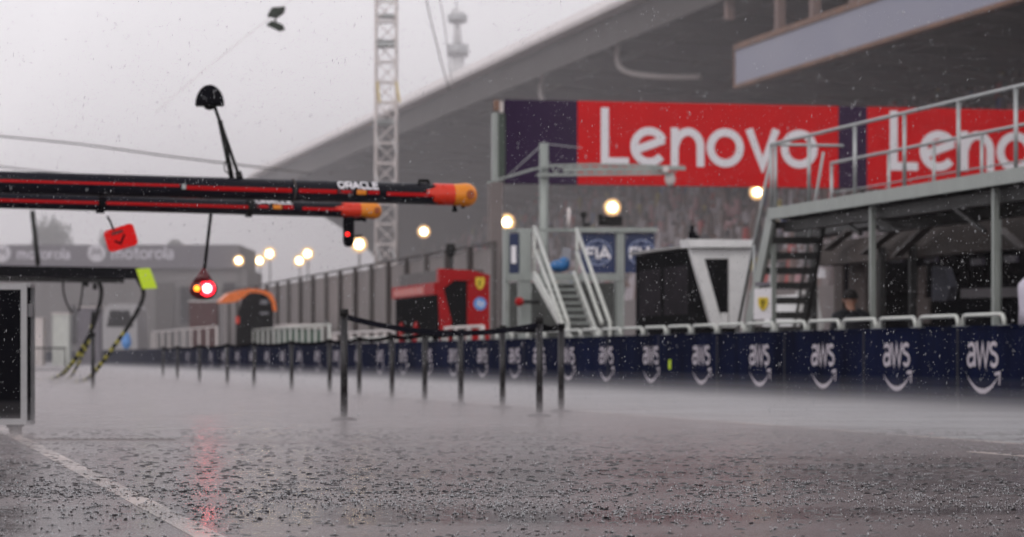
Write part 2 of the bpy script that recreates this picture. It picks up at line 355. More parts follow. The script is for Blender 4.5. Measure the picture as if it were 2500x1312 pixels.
# hoop rails
r0 = S(2452, DW + .14); pitch = 1.33; hz = WH + .028
def hoop():
    q = W(DW + .14, 0, 0); root = thing('hoop_rail', '', 'rail', W(DW + .14, r0, hz), 'white hoop rails along the top of the pit wall')
    h = .125; pts = [W(DW + .14, r0, hz), W(DW + .14, r0 + .01, hz + h * .6), W(DW + .14, r0 + .05, hz + h * .92), W(DW + .14, r0 + .1, hz + h), W(DW + .14, r0 + 1.1, hz + h), W(DW + .14, r0 + 1.16, hz + h * .9), W(DW + .14, r0 + 1.19, hz + h * .5), W(DW + .14, r0 + 1.2, hz)]
    MB().tube(pts, .024, 8).build('top_tube', M['cream'], root)
    bb = MB(); bb.lbox(DW + .09, DW + .19, r0 - .05, r0 + .05, hz, hz + .012); bb.lbox(DW + .09, DW + .19, r0 + 1.15, r0 + 1.25, hz, hz + .012); bb.build('foot_plate', M['galv'], root)
    return root
h0 = hoop()
for i in range(32):
    lab = 'white hoop rail on the navy pit wall, %s from the right edge of the view' % ordw(i)
    if i == 0: h0['label'] = lab
    else: dup(h0, W(DW + .14, r0 + pitch * i, hz), lab)

# ------------------------------------------------------------------ belt posts
def post_parts(root, H, base):
    b = MB(); b.tube([base + Vector((0, 0, .03)), base + Vector((0, 0, H - .06))], .033, 14); b.build('post', bpy.data.materials.get('dark_metal_post') or mat('dark_metal_post', (.022, .021, .023), .30, .35, var=.2), root)
    b = MB(); b.tube([base + Vector((0, 0, H - .062)), base + Vector((0, 0, H))], [.040, .040], 14); b.build('belt_head', M['rubber'], root)
    b = MB(); b.tube([base, base + Vector((0, 0, .015)), base + Vector((0, 0, .03))], [.115, .115, .05], 20); b.build('base_plate', M['black'], root)
def gp(px, pyb): Y = EYE * F / (pyb - HY); return Vector((kx(px) * Y, Y, 0))
near = gp(840, 1027); root0 = thing('barrier_post', 'tall black belt post nearest the camera, left end of the sagging belt', 'barrier post', near, 'black belt barrier posts')
post_parts(root0, 1.0, near)
posts = [('p', 840, 755, 1027), ('q', 1317, 775, 1017)]
row = [(1370, 790, 1006), (1227, 795, 997), (1125, 804, 990), (1037, 810, 983), (957, 816, 977), (877, 822, 971), (805, 828, 964), (712, 832, 959), (620, 836, 951), (555, 839, 946), (487, 842, 941), (433, 845, 934), (398, 847, 927)]
def ptop(px, pt, pb): g = gp(px, pb); return g + Vector((0, 0, EYE + (HY - pt) / F * g.y))
def hgt(px, pt, pb): return ptop(px, pt, pb).z
dup(root0, gp(1317, 1017), 'thick black belt post at the right end of the sagging belt', None, hgt(1317, 775, 1017))
for i, r in enumerate(row):
    dup(root0, gp(r[0], r[2]), 'black belt post in the long receding row, %s counted from the right' % ordw(i), None, hgt(*r))
dup(root0, gp(227, 957), 'lone dark belt post standing below the striped hoses at the left', None, hgt(227, 812, 957))
def belt(a, b_, sag, label, wv=.05, n=16, nm='belt'):
    pts = []
    for i in range(n + 1):
        f = i / n; p = a.lerp(b_, f); p.z -= sag * 4 * f * (1 - f); pts.append(p)
    b = MB(); side = (b_ - a).cross(Vector((0, 0, 1))).normalized() * .0035
    for p, q in zip(pts, pts[1:]):
        u = Vector((0, 0, wv / 2)); b.hexa([p - side - u, q - side - u, q + side - u, p + side - u, p - side + u, q - side + u, q + side + u, p + side + u])
    return b
A = ptop(840, 765, 1027) - Vector((0, 0, .03)); B = ptop(1317, 785, 1017) - Vector((0, 0, .03))
tag(belt(A, B, .115, '').build('barrier_belt', M['navy']), 'dark retractable belt sagging between the two nearest posts', 'belt', 'barrier belts')
b = MB(); prev = B
allp = [ptop(*r) - Vector((0, 0, .035)) for r in row]
for i, p in enumerate(allp):
    bb = belt(prev if i else B, p, .03, '', .05, 8)
    n0 = len(b.v); b.v += bb.v; b.f += [[n0 + j for j in f] for f in bb.f]; b.mi += bb.mi; b.sm += bb.sm
    prev = p
    if i == 0 or i == len(allp) - 1 or True:
        o = bb.build('barrier_belt', M['black']); tag(o, 'short dark belt of the receding barrier row, %s span from the right' % ordw(i), 'belt', 'barrier belts')

# ------------------------------------------------------------------ overhead booms with stripes and lettering
def boom(name, label, a, b_, r, cap_len, stripes, word, badge, clamps, foot=None):
    a, b_ = Vector(a), Vector(b_); t_ = (b_ - a).normalized(); Ln = (b_ - a).length; up = Vector((0, 0, 1)); fr = t_.cross(up).normalized()
    if fr.y > 0: fr = -fr
    root = thing(name, label, 'gantry boom', a, 'overhead pit booms')
    b = MB(); body_end = a + t_ * (Ln - cap_len)
    b.tube([a, body_end], r, 28); bt = b.build('boom_tube', M['navy'], root)
    def cm(x, y, l=0, rr=r):   # x metres along, y = angle above the horizontal front, degrees
        ph = math.radians(y); return a + t_ * x + (fr * math.cos(ph) + up * math.sin(ph)) * (rr + .003 + l)
    def band(x0, x1, p0, p1, m, nm):
        b = MB(); n = 6; vs = []
        for i in range(n + 1):
            ph = p0 + (p1 - p0) * i / n; vs += [cm(x0, ph), cm(x1, ph)]
        b.add(vs, [(2 * i, 2 * i + 1, 2 * i + 3, 2 * i + 2) for i in range(n)], True); return b.build(nm, m, bt)
    for (x0, x1, p0, p1) in stripes: band(x0, x1, p0, p1, M['red'], 'stripe')
    x0, x1, p0, p1 = word; wd = text_width(['O', 'R', 'A', 'C', 'l2', 'E'])
    b = MB(); write(b, ['O', 'R', 'A', 'C', 'l2', 'E'], lambda x, y, l=0: cm(x0 + x / wd * (x1 - x0), p0 + y * (p1 - p0), l), .24, sub=.2); b.build('lettering', M['signwhite'], bt)
    x0, x1, p0, p1 = badge
    band(x0, x0 + (x1 - x0) * .36, p0, p1, M['redlens'], 'badge'); o = band(x0 + (x1 - x0) * .08, x0 + (x1 - x0) * .30, p0 + 6, p1 - 6, M['red'], 'badge'); 
    for v in o.data.vertices: v.co += fr * .002
    band(x0 + (x1 - x0) * .45, x0 + (x1 - x0) * .68, p0, p1, M['orange'], 'badge'); band(x0 + (x1 - x0) * .72, x1, p0 + 3, p1 - 3, M['red'], 'badge')
    # flame cap: red sleeve, jagged front, orange ball
    b = MB(); n = 24; vs = []
    for i in range(n):
        ph = 2 * PI * i / n; jag = .10 * (.5 + .5 * math.sin(ph * 3 + 1.2)) + .04 * math.sin(ph * 7); dirv = fr * math.cos(ph) + up * math.sin(ph)
        vs += [body_end - t_ * (.06 + jag) + dirv * (r + .004), body_end + t_ * (cap_len * .34) + dirv * (r + .004)]
    b.add(vs, [(2 * i, 2 * i + 1, (2 * i + 3) % (2 * n), (2 * i + 2) % (2 * n)) for i in range(n)], True); b.build('cap_sleeve', M['flame'], root)
    Rm = Matrix((t_, fr, up)).transposed()
    b = MB(); c = b_ - t_ * r * 1.02
    prof = [(body_end + t_ * .0, r * .98), (body_end + t_ * cap_len * .30, r * 1.0), (c - t_ * r * .35, r * 1.10), (c, r * 1.13), (c + t_ * r * .4, r * 1.05), (c + t_ * r * .75, r * .8), (c + t_ * r * .95, r * .45), (c + t_ * r * 1.02, r * .05)]
    b.tube([p for p, _ in prof], [q for _, q in prof], 28); ec = b.build('end_cap', M['orange'], root)
    b = MB(); cc = c + fr * r * .98 + t_ * r * .05; b.tube([cc, cc + fr * r * .17], [r * .46, r * .40], 18); b.build('cap_spot', bpy.data.materials.get('brown_red_spot') or mat('brown_red_spot', (.35, .07, .01), .4), ec)
    for x, w_, m, how in clamps:
        b = MB()
        if how == 'ring': b.tube([a + t_ * x, a + t_ * (x + w_)], r + .007, 28); b.box(a + t_ * (x + w_ / 2) - up * (r + .01), (w_, .05, .03), Rm)
        if how == 'front': b.box(a + t_ * (x + w_ / 2) + fr * (r + .004), (w_, .03, .05), Rm)
        if how == 'top': b.tube([a + t_ * x + up * (r - .01), a + t_ * x + up * (r + .025), a + t_ * (x + w_) + up * (r + .028), a + t_ * (x + w_ * 1.2) + up * (r - .01)], .022, 10)
        b.build('clamp', m, root)
    return root, a, t_, fr, up
def xon(a, t_, px):  # distance along a line at which it crosses column px
    k = kx(px); return (k * a.y - a.x) / (t_.x - k * t_.y)
R1 = .112
a1 = P(-500, 455, 27.6); a1.z = 2.32; e1 = P(1163, 476, 30.1); e1.z = 2.28
T1 = (e1 - a1).normalized(); X = lambda px: xon(a1, T1, px)
bm1, *_ = boom('overhead_boom', 'longer upper navy boom with red stripes and orange ball end, nearer the camera', a1, e1, R1, .41,
     [(0, X(432), -2, 11), (X(448), X(705), -15, 6), (X(722), X(815), -15, 6), (X(936), X(1058), -18, 2)],
     (X(818), X(918), 14, 60), (X(818), X(918), -16, 9), [(X(437), .04, M['galv'], 'front'), (X(712), .02, M['canvas'], 'ring'), (X(1024), .09, M['rubber'], 'top')])
a2 = P(-500, 505, 30.6); e2 = P(930, 514, 33.4); a2.z = 2.315; e2.z = 2.285; T2 = (e2 - a2).normalized(); X2 = lambda px: xon(a2, T2, px)
R2 = .088
bm2, *_ = boom('overhead_boom', 'shorter lower navy boom with red stripe and orange end, just behind', a2, e2, R2, .42,
     [(0, X2(600), -12, 9), (X2(732), X2(836), -12, 10)], (X2(620), X2(710), 30, 70), (X2(620), X2(710), -10, 22), [(X2(600), .07, M['rubber'], 'ring'), (X2(235), .09, M['black'], 'ring')])
def onb(a, T, px): return a + T * xon(a, T, px)
# nozzles below the boom ends, each fixed as parts
b = MB(); q = onb(a1, T1, 1110); b.tube([q, q - Vector((0, 0, .155))], .02, 10); b.tube([q - Vector((0, 0, .15)), q - Vector((0, 0, .18))], .028, 10)
q2 = onb(a1, T1, 1131); b.tube([q2, q2 - Vector((0, 0, .14))], .022, 10); b.build('air_fitting', M['black'], bm1)
b = MB(); q = onb(a2, T2, 890); b.tube([q, q - Vector((0, 0, .13))], .022, 10); b.box(onb(a2, T2, 872) - Vector((0, 0, .10)), (.16, .05, .05)); b.build('air_fitting', M['black'], bm2)
# hanging control box with red light
q = onb(a2, T2, 851); t = thing('control_box', 'slim black box with a small red light hanging under the shorter boom', 'control box', q - Vector((0, 0, .43)))
b = MB(); b.tube([q - Vector((0, 0, .08)), q - Vector((0, 0, .13)), q - Vector((0, 0, .38)), q - Vector((0, 0, .42)), q - Vector((0, 0, .43))], [.062, .066, .066, .045, .02], 16); b.build('housing', M['black'], t)
b = MB(); b.ball(q + Vector((-.008, -.058, -.285)), .025, 12, 8); b.build('indicator_light', M['led_dim'], t)
b = MB(); b.bar(q + Vector((.05, 0, -.31)), q + Vector((.16, 0, -.30)), .03, .025); b.build('bracket', M['black'], t)
# pit light on a rod
q = onb(a2, T2, 515); L0 = P(496, 705, q.y)
t = thing('traffic_light', 'hanging pit light glowing red and amber below the booms', 'signal lamp', L0 - Vector((0, 0, .15)))
b = MB(); b.tube([q - Vector((0, 0, .08)), P(499, 660, q.y)], .019, 10); b.build('rod', M['black'], t)
b = MB(); b.tube([P(498, 655, q.y), P(497, 668, q.y), P(496, 688, q.y)], [.025, .06, .12], 18); b.build('hood', M['redlens'], t)
b = MB(); b.ball(L0, 1, 24, 14, (.165, .09, .13)); lb_ = b.build('lamp_body', M['redlens'], t)
b = MB(); b.ball(L0 + Vector((.055, -.085, .0)), .052, 16, 10); b.build('red_lamp', M['led_hot'], lb_)
b = MB(); b.tube([L0 + Vector((.055, -.070, 0)), L0 + Vector((.055, -.082, 0))], .092, 20); b.build('lamp_ring', mat('glowing_red_ring', (.6, .01, .02), .3, var=0, emit=(1, .01, .03), es=3.0), lb_)
b = MB(); b.ball(L0 + Vector((-.062, -.080, .0)), .036, 16, 10); b.build('amber_lamp', M['led_amber'], lb_)
# red card
c = P(295, 581, 31.6); t = thing('pit_card', 'red rounded card with a black tick hanging tilted from the boom', 'sign', c - Vector((0, 0, .17)))
ang = math.radians(17); ux = Vector((math.cos(ang), 0, math.sin(ang))); uy = Vector((-math.sin(ang), 0, math.cos(ang)))
hw, hh, rc = .172, .125, .05; poly = []
for cx_, cy_, a0 in ((hw - rc, hh - rc, 0), (-hw + rc, hh - rc, 90), (-hw + rc, -hh + rc, 180), (hw - rc, -hh + rc, 270)):
    for i in range(7): an = math.radians(a0 + 15 * i); poly.append(c + ux * (cx_ + rc * math.cos(an)) + uy * (cy_ + rc * math.sin(an)))
b = MB(); b.prism(poly, (0, .015, 0)); crd = b.build('card', mat('signal_red_card', (.85, .008, .008), .5, var=.04), t); crd.data.materials[0].node_tree.nodes['Principled BSDF'].inputs['Specular IOR Level'].default_value = .1
mp = plane_map(c, ux, uy, (0, -1, 0), .004); b = MB()
ribbon(b, [(-.075, -.015), (-.02, -.06), (.05, .025)], .022, mp); b.build('tick_mark', M['black'], crd)
b = MB(); ribbon(b, [(-.085, .068), (.045, .068)], .032, mp); b.build('lettering_bar', mat('dark_red_print', (.12, .01, .01), .6), t)
b = MB(); b.tube([P(262, 528, 31.6), P(270, 543, 31.6), c + uy * .10 - ux * .05], .012, 8); b.build('cord', M['black'], t)
# dome on a stalk
t = thing('antenna_dome', 'black half-dome on a thin double stalk standing on the upper boom', 'antenna', onb(a1, T1, 572) + Vector((0, 0, .10)))
Yd = onb(a1, T1, 572).y; c = P(512, 258, Yd)
b = MB(); b.ball(c, .150, 24, 10, (1, 1, 1.42), 0.0); b.build('dome', M['black'], t)
b = MB(); b.ball(c - Vector((0.0, 0, .012)), .06, 12, 6, (1, 1, .6)); b.tube([c + Vector((-.14, 0, 0)), c + Vector((.14, 0, 0))], .012); b.build('dome_base', M['rubber'], t)
b = MB(); b.tube([P(521, 252, Yd), P(537, 298, Yd)], .018, 8); b.tube([P(537, 295, Yd), P(567, 440, Yd)], .026, 8); b.tube([P(539, 300, Yd), P(583, 430, Yd)], .017, 8); b.tube([P(581, 420, Yd), P(586, 438, Yd)], .035, 8); b.build('stalk', M['rubber'], t)
b = MB(); b.tube([P(556, 385, Yd), P(548, 400, Yd), P(548, 415, Yd), P(562, 430, Yd)], .006, 6); b.build('cable', M['rubber'], t)
# support rod between second boom and the far gantry
YG = 56.0
t = thing('far_gantry', 'dark gantry arm with hanging hoses and a neon card at the left', 'gantry', P(170, 660, YG))
b = MB(); u0 = P(-700, 652, YG - 1.5); u1 = P(340, 668, YG); b.bar(u0, u1, .26, .22); b.build('arm', M['black'], t)
b = MB(); b.bar(u0 + Vector((0, 0, -.17)), u1 + Vector((-.3, 0, -.15)), .10, .08); b.build('lower_rail', M['steel_dark'], t)
b = MB(); b.tube([P(79, 515, YG), P(93, 648, YG)], .05, 8); b.build('support_rod', M['steel_dark'], t)
b = MB(); b.box(P(148, 661, YG - .35), (.58, .01, .075)); b.build('nameplate', mat('faded_grey_print', (.25, .23, .26), .6), t)
b = MB(); b.prism([P(332, 657, YG - .2), P(366, 655, YG - .2), P(384, 704, YG - .2), P(348, 706, YG - .2)], (0, .02, 0)); b.build('neon_card', M['neon'], t)
b = MB(); b.box(P(209, 690, YG), (.12, .1, .16)); b.build('coupling', M['rubber'], t); b = MB(); b.box(P(232, 700, YG), (.08, .08, .12)); b.build('coupling', M['rubber'], t)
def smooth_path(p, n=6):
    out_ = []
    for i in range(len(p) - 1):
        p0 = p[max(0, i - 1)]; p1 = p[i]; p2 = p[i + 1]; p3 = p[min(len(p) - 1, i + 2)]
        for j in range(n):
            u = j / n; out_.append(.5 * ((2 * p1) + (p2 - p0) * u + (2 * p0 - 5 * p1 + 4 * p2 - p3) * u * u + (3 * p1 - p0 - 3 * p2 + p3) * u ** 3))
    return out_ + [p[-1]]
def hose(pix, label, stripe_from, r=.035, cat='hose'):
    pts = smooth_path([P(x, y, YG) if y < 915 else Vector((kx(x) * (EYE * F / (max(y, 930) - HY) if y > 925 else YG), (EYE * F / (max(y, 930) - HY) if y > 925 else YG), max(.03, EYE + (HY - y) / F * YG) if y <= 925 else .035)) for x, y in pix], 8)
    b = MB(); n0 = int(len(pts) * stripe_from)
    for i in range(len(pts) - 1):
        b.cur = 0 if i < n0 or (i // 2) % 2 else 1
        b.tube([pts[i], pts[i + 1]], r, 8, cap=False)
    o = b.build('hose', [M['rubber'], mat('worn_yellow_tape', (.30, .27, .03), .6)]); tag(o, label, cat, 'air hoses hanging from the far gantry'); return o
hose([(237, 678), (248, 710), (240, 755), (222, 810), (195, 860), (170, 895), (150, 915), (120, 928), (85, 932)], 'black hose with yellow bands reaching the ground, left one of the hanging pair', .45, .042)
hose([(228, 760), (218, 830), (202, 865), (185, 900), (165, 926), (120, 937)], 'short middle hose banded yellow close behind the left one', .05, .03)
hose([(335, 680), (350, 710), (345, 740), (318, 790), (290, 830), (262, 868), (238, 900), (215, 925), (180, 938)], 'long hose with yellow bands curving down from the neon card', .42, .042)
hose([(155, 675), (155, 710), (163, 740), (176, 765)], 'thin dark hose loop at the left below the gantry nameplate', 2, .02)
hose([(203, 680), (200, 720), (192, 760)], 'thin dark hose hanging left of the banded hoses', 2, .02)

# ------------------------------------------------------------------ flight case at left
YC = 21.6; zt = EYE + (HY - 693) / F * YC; x1 = kx(66) * YC; x0 = x1 - 1.2; zb = EYE + (HY - 1037) / F * YC
t = thing('monitor_case', 'black-fronted flight case with grey edges on castors at the left edge', 'flight case', (x1 - .6, YC + .3, 0))
b = MB(); b.box(((x0 + x1) / 2, YC + .13, (zt + zb) / 2), (x1 - x0 - .02, .22, zt - zb - .02)); b.build('shell', M['black'], t)
b = MB(); e = .045
b.box(((x0 + x1) / 2, YC, zt - e / 2), (x1 - x0, .03, e)); b.box(((x0 + x1) / 2, YC, zb + e / 2), (x1 - x0, .03, e)); b.box((x1 - e / 2, YC, (zt + zb) / 2), (e, .03, zt - zb - 2 * e - .002)); b.box((x0 + e / 2, YC, (zt + zb) / 2), (e, .03, zt - zb - 2 * e - .002))
b.box((x1 + .004, YC + .24, (zt + zb) / 2), (.03, .03, zt - zb)); b.box((x1 + .004, YC + .12, zt - .012), (.03, .2, .03)); b.box((x1 + .004, YC + .12, zb + .012), (.03, .2, .03)); b.build('edging', M['case_frame'], t)
b = MB(); b.box(((x0 + x1) / 2 - .003, YC + .006, (zt + zb) / 2), (x1 - x0 - 2 * e, .016, zt - zb - 2 * e)); b.build('front_panel', M['black'], t)
b = MB(); b.box((x1 + .004, YC + .12, zt - .2), (.02, .1, .10)); b.build('latch', M['case_frame'], t)
for cx_ in (x1 - .11, x0 + .11):
    for cyy in (YC + .03, YC + .22):
        b = MB(); b.tube([(cx_ - .03, cyy, zb / 2 - .005), (cx_ + .03, cyy, zb / 2 - .005)], zb / 2 - .006, 18); b.box((cx_, cyy, zb - .012), (.09, .09, .02)); b.build('castor', M['rubber'], t)

# ------------------------------------------------------------------ crowd barrier at far left
t = thing('crowd_barrier', 'low dark crowd barrier with upright bars standing left of the hoses', 'barrier', P(110, 905, 90))
t.location.z = 0; t['_o'] = (t.location.x, t.location.y, 0)
Yb = 88; b = MB(); zt = EYE + (HY - 850) / F * Yb
xa, xb = kx(20) * Yb, kx(160) * Yb
b.tube([(xa, Yb, 0), (xa, Yb, zt), (xb, Yb, zt), (xb, Yb, 0)], .03, 8); b.tube([(xa, Yb, .16), (xb, Yb, .16)], .02, 6); b.build('frame', M['steel_dark'], t)
b = MB(); x = xa + .1
while x < xb - .05: b.tube([(x, Yb, .16), (x, Yb, zt)], .011, 6); x += .115
b.build('upright_bars', M['steel_dark'], t)

# ------------------------------------------------------------------ viewing platform on the right
DP0, DP1 = 13.15, 15.2
sR = 18.0; sL = S(1880, DP0)
zd = Zs(418, DP0, S(2500, DP0)) ; ztop = Zs(208, DP0, S(2500, DP0))
t = thing('viewing_platform', 'raised grey steel platform with railings and stairs at the right', 'platform', W((DP0 + DP1) / 2, (sR + sL) / 2, 0))
b = MB(); b.lbox(DP0, DP1, sR, sL, zd - .02, zd + .02); b.build('deck', M['steel_dark'], t)
b = MB(); b.lbox(DP0 - .03, DP0 - .002, sR, sL + .03, zd - .12, zd + .05); b.lbox(DP0 - .03, DP1 + .03, sL + .002, sL + .032, zd - .11, zd + .04); b.lbox(DP1 + .002, DP1 + .03, sR, sL, zd - .12, zd + .05); b.build('edge_beam', M['steel'], t)
b = MB(); s = sR
while s < sL: b.lbox(DP0 + .01, DP1 - .01, s, s + .08, zd - .14, zd - .022); s += 1.1
b.lbox(DP0 + .2, DP0 + .35, sR, sL - .02, zd - .30, zd - .145); b.lbox(DP1 - .35, DP1 - .2, sR, sL - .02, zd - .30, zd - .145); b.build('joist_frame', M['steel_dark'], t)
def rail(d, pxs, name, z1, mid=True):
    ss = [S(p, d) for p in pxs]
    for s in ss: b = MB(); b.tube([W(d, s, zd + .02), W(d, s, z1)], .026, 8); b.build('rail_post', M['galv'], t)
    b = MB(); b.tube([W(d, sR, z1), W(d, max(ss), z1)], .026, 8)
    if mid: b.tube([W(d, sR, (zd + z1) / 2), W(d, max(ss), (zd + z1) / 2)], .012, 6)
    b.build(name, M['galv'], t)
rail(DP0, [2640, 2480, 2340, 2208, 2087, 1975, 1893, 1883], 'near_rail', ztop, False)
rail(DP1, [2680, 2530, 2397, 2280, 2170, 2030], 'far_rail', ztop - .04)
b = MB(); b.tube([W(DP0, sL, ztop), W(DP1 - .9, sL, ztop)], .024, 8); b.build('end_rail', M['galv'], t)
for px in (2690, 2430, 2130, 1888):
    for d_ in (DP0 + .12, DP1 - .12):
        if d_ > DP0 + 1 and px < 2000: continue
        b = MB(); s = S(px, DP0 + .12); b.lbox(d_ - .035, d_ + .035, s - .035, s + .035, 0, zd - .13); b.lbox(d_ - .1, d_ + .1, s - .1, s + .1, 0, .02); b.build('leg', M['steel'], t)
for pa, pb in (((2330, 508), (2405, 566)), ((2030, 518), (2102, 572)), ((2570, 505), (2645, 570))):
    b = MB(); d_ = DP0 + .25; b.bar(G(*pa, d_), G(*pb, d_), .05, .05); b.build('brace', M['steel_dark'], t)
# platform stairs: descend away from the camera off the far end
st_ = thing('platform_stairs', 'open steel stairs descending from the left end of the raised platform', 'stairs', W(13.8, sL + 1.2, 0))
YT = (DP0 * st + sL * ct) + .06; YB = YT + 1.9
ta, tb = P(1884, 528, YT), P(2010, 538, YT); ba, bb_ = P(1800, 805, YB), P(1938, 805, YB)
tb.z = ta.z; ba.z = bb_.z = .12
b = MB(); b.bar(ta, ba, .06, .32); b.build('stringer', M['steel'], st_)
b = MB(); b.bar(tb, bb_, .06, .26); b.build('stringer', M['steel_dark'], st_)
b = MB()
for i in range(11):
    f = (i + .6) / 11.5; p = ta.lerp(ba, f); q = tb.lerp(bb_, f); dd = (ba - ta); dd.z = 0; dd.normalize()
    w_ = dd * .16; u = Vector((0, 0, .05)); sh = (q - p).normalized() * .035
    p, q = p + sh, q - sh
    b.hexa([p - w_ - u, q - w_ - u, q + w_ - u, p + w_ - u, p - w_ + u, q - w_ + u, q + w_ + u, p + w_ + u])
b.build('treads', M['steel_dark'], st_)
b = MB(); hr = Vector((0, 0, .95)); b.tube([ta + hr, ba + hr * .9], .025, 8); b.tube([ba, ba + hr * .9], .022, 8); b.tube([ta.lerp(ba, .5), ta.lerp(ba, .5) + hr * .95], .02, 8); b.build('handrail', M['galv'], st_)
b = MB(); b.tube([tb + hr, bb_ + hr * .9], .022, 8); b.tube([bb_, bb_ + hr * .9], .022, 8); b.build('handrail', M['galv'], st_)
# white card with yellow shield
t = thing('shield_board', 'white board with a yellow shield fixed to the platform stairs', 'sign', P(1862, 780, 40.5))
b = MB(); b.prism([P(1842, 706, 40.5), P(1884, 702, 40.5), P(1884, 778, 40.5), P(1840, 781, 40.5)], (0, .02, 0)); brd = b.build('board', M['signwhite'], t)
c = P(1863, 742, 40.48); sh = [(-.07, .09), (.07, .09), (.07, -.01), (.04, -.07), (0, -.10), (-.04, -.07), (-.07, -.01)]
b = MB(); b.add([c + Vector((x, -.004, z)) for x, z in sh], [list(range(7))]); b.build('shield', M['yellow'], brd)
b = MB(); mp = plane_map(c, (1, 0, 0), (0, 0, 1), (0, -1, 0), .009); ribbon(b, [(-.02, -.06), (.0, -.02), (-.02, .02), (.01, .06)], .02, mp); ribbon(b, [(.0, 0), (.03, .03)], .015, mp, .002); b.build('emblem', M['black'], t)
b = MB(); b.box(P(1862, 694, 40.48), (.22, .01, .05)); b.build('caption_strip', mat('grey_caption', (.16, .15, .18), .6), t)

# ------------------------------------------------------------------ team stand under the platform
DB = 16.2
t = thing('covered_pit_stand', 'dark covered pit stand with canvas valance under the raised platform', 'pit stand', W(15.6, 30, 0))
def lpoly(b, pix, d, th=.05): b.prism([G(x, y, d) for x, y in pix], W(th, 0, 0))
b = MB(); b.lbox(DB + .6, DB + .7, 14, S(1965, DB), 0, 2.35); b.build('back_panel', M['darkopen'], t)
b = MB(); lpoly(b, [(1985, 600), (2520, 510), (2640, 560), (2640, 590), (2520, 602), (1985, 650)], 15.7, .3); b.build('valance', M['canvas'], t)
b = MB(); lpoly(b, [(1940, 560), (2600, 440), (2600, 470), (1940, 585)], 15.9, .4); b.build('roof_edge', M['steel_dark'], t)
for pa, pb in (((2110, 620), (2190, 560)), ((2190, 625), (2270, 550)), ((2020, 610), (2080, 560)), ((2440, 560), (2500, 610))):
    b = MB(); b.bar(G(*pa, 15.5), G(*pb, 15.5), .16, .04); b.build('canvas_fold', M['brace'], t)
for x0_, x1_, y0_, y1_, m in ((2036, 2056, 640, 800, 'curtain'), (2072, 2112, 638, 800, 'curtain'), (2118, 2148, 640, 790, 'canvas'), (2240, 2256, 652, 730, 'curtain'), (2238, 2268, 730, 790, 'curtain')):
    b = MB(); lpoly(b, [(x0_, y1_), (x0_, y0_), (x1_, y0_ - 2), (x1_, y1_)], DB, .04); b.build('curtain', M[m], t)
b = MB(); lpoly(b, [(2275, 735), (2275, 652), (2305, 655), (2320, 700), (2312, 735)], DB - .1, .12); b.build('coat_bag', mat('grey_blue_cloth', (.06, .062, .085), .8, var=.3, bump=.5), t)
b = MB(); lpoly(b, [(2345, 728), (2345, 706), (2520, 700), (2520, 725)], 15.3, .5); b.build('counter', mat('grey_counter', (.10, .09, .10), .5), t)
b = MB(); lpoly(b, [(2300, 800), (2300, 742), (2340, 738), (2350, 732), (2520, 728), (2520, 800)], 15.4, .4); b.build('cabinet', M['black'], t)
for x_, y_ in ((2383, 640), (2465, 633), (2270, 632), (2185, 634)):
    b = MB(); lpoly(b, [(x_ - 14, y_ + 8), (x_ - 14, y_ - 8), (x_ + 14, y_ - 9), (x_ + 14, y_ + 7)], DB - .2, .05); b.build('screen', bpy.data.materials.get('dim_screen') or mat('dim_screen', (.07, .06, .09), .3), t)
b = MB()
for px in (1985, 2150, 2225): s = S(px, 15.6); b.lbox(15.57, 15.66, s - .05, s + .05, 0, 2.3)
b.build('upright', M['steel_dark'], t)
# white van-like cabinet seen through the stairs
t = thing('service_cart', 'pale service cart with sloping front parked behind the platform stairs', 'cart', W(14.6, S(1985, 14.6), 0))
b = MB(); b.prism([P(1930, 800, 49), P(1952, 720, 49), P(1995, 716, 49), P(2012, 800, 49)], W(0, 1.6, 0)); b.build('body', M['white'], t)
b = MB(); b.box(P(1970, 714, 48.95), (.38, .1, .05)); b.box(P(1977, 803, 48.8), (.42, .1, .14)); b.build('trim', M['white'], t)
for x_ in (1945, 1998):
    b = MB(); c = P(x_, 838, 49); b.tube([c + Vector((0, .3, 0)), c + Vector((0, .42, 0))], .14, 14); b.build('wheel', M['rubber'], t)
b = MB(); c = P(1994, 668, 49.5); b.box(c, (.30, .05, .16)); o = b.build('info_screen', M['signwhite']); tag(o, 'small white lit-looking board above the pale cart behind the stairs', 'sign')

# ------------------------------------------------------------------ black-glass booth with white slanted frame
sB = S(1690, 12.75)
dB0, dB1 = 12.75, D(1842, sB)
t = thing('glass_booth', 'black glazed timing booth with white slanting end frame and white roof edge', 'booth', W((dB0 + dB1) / 2, sB + 2, 0))
def qpoly(b, pix, s, th): b.prism([Q(x, y, s) for x, y in pix], W(0, th, 0))
b = MB(); qpoly(b, [(1684, 602), (1712, 604), (1766, 800), (1740, 800)], sB, .15); b.build('frame_leg', M['white'], t)
b = MB(); qpoly(b, [(1780, 604), (1839, 604), (1812, 800), (1781, 800)], sB, .15); b.build('frame_leg', M['white'], t)
b = MB(); qpoly(b, [(1680, 584), (1842, 586), (1842, 604), (1684, 604)], sB - .12, .5); b.build('roof_edge', M['white'], t)
b = MB(); qpoly(b, [(1709, 606), (1779, 606), (1779, 632), (1712, 632)], sB + .01, .12); b.build('end_panel', M['white'], t); b = MB(); qpoly(b, [(1760, 764), (1778, 764), (1776, 800), (1764, 800)], sB + .01, .12); b.build('end_panel', M['white'], t)
b = MB(); qpoly(b, [(1706, 630), (1782, 630), (1781, 768), (1756, 768)], sB + .06, .05); b.build('end_window', M['glass'], t)
sE = S(1545, 12.75)
b = MB(); zt = Zs(603, 12.75, sB); b.lbox(12.80, dB1 - .25, sB + .2, sE, .9, zt - .02); b.build('cabin', M['glass'], t)
b = MB()
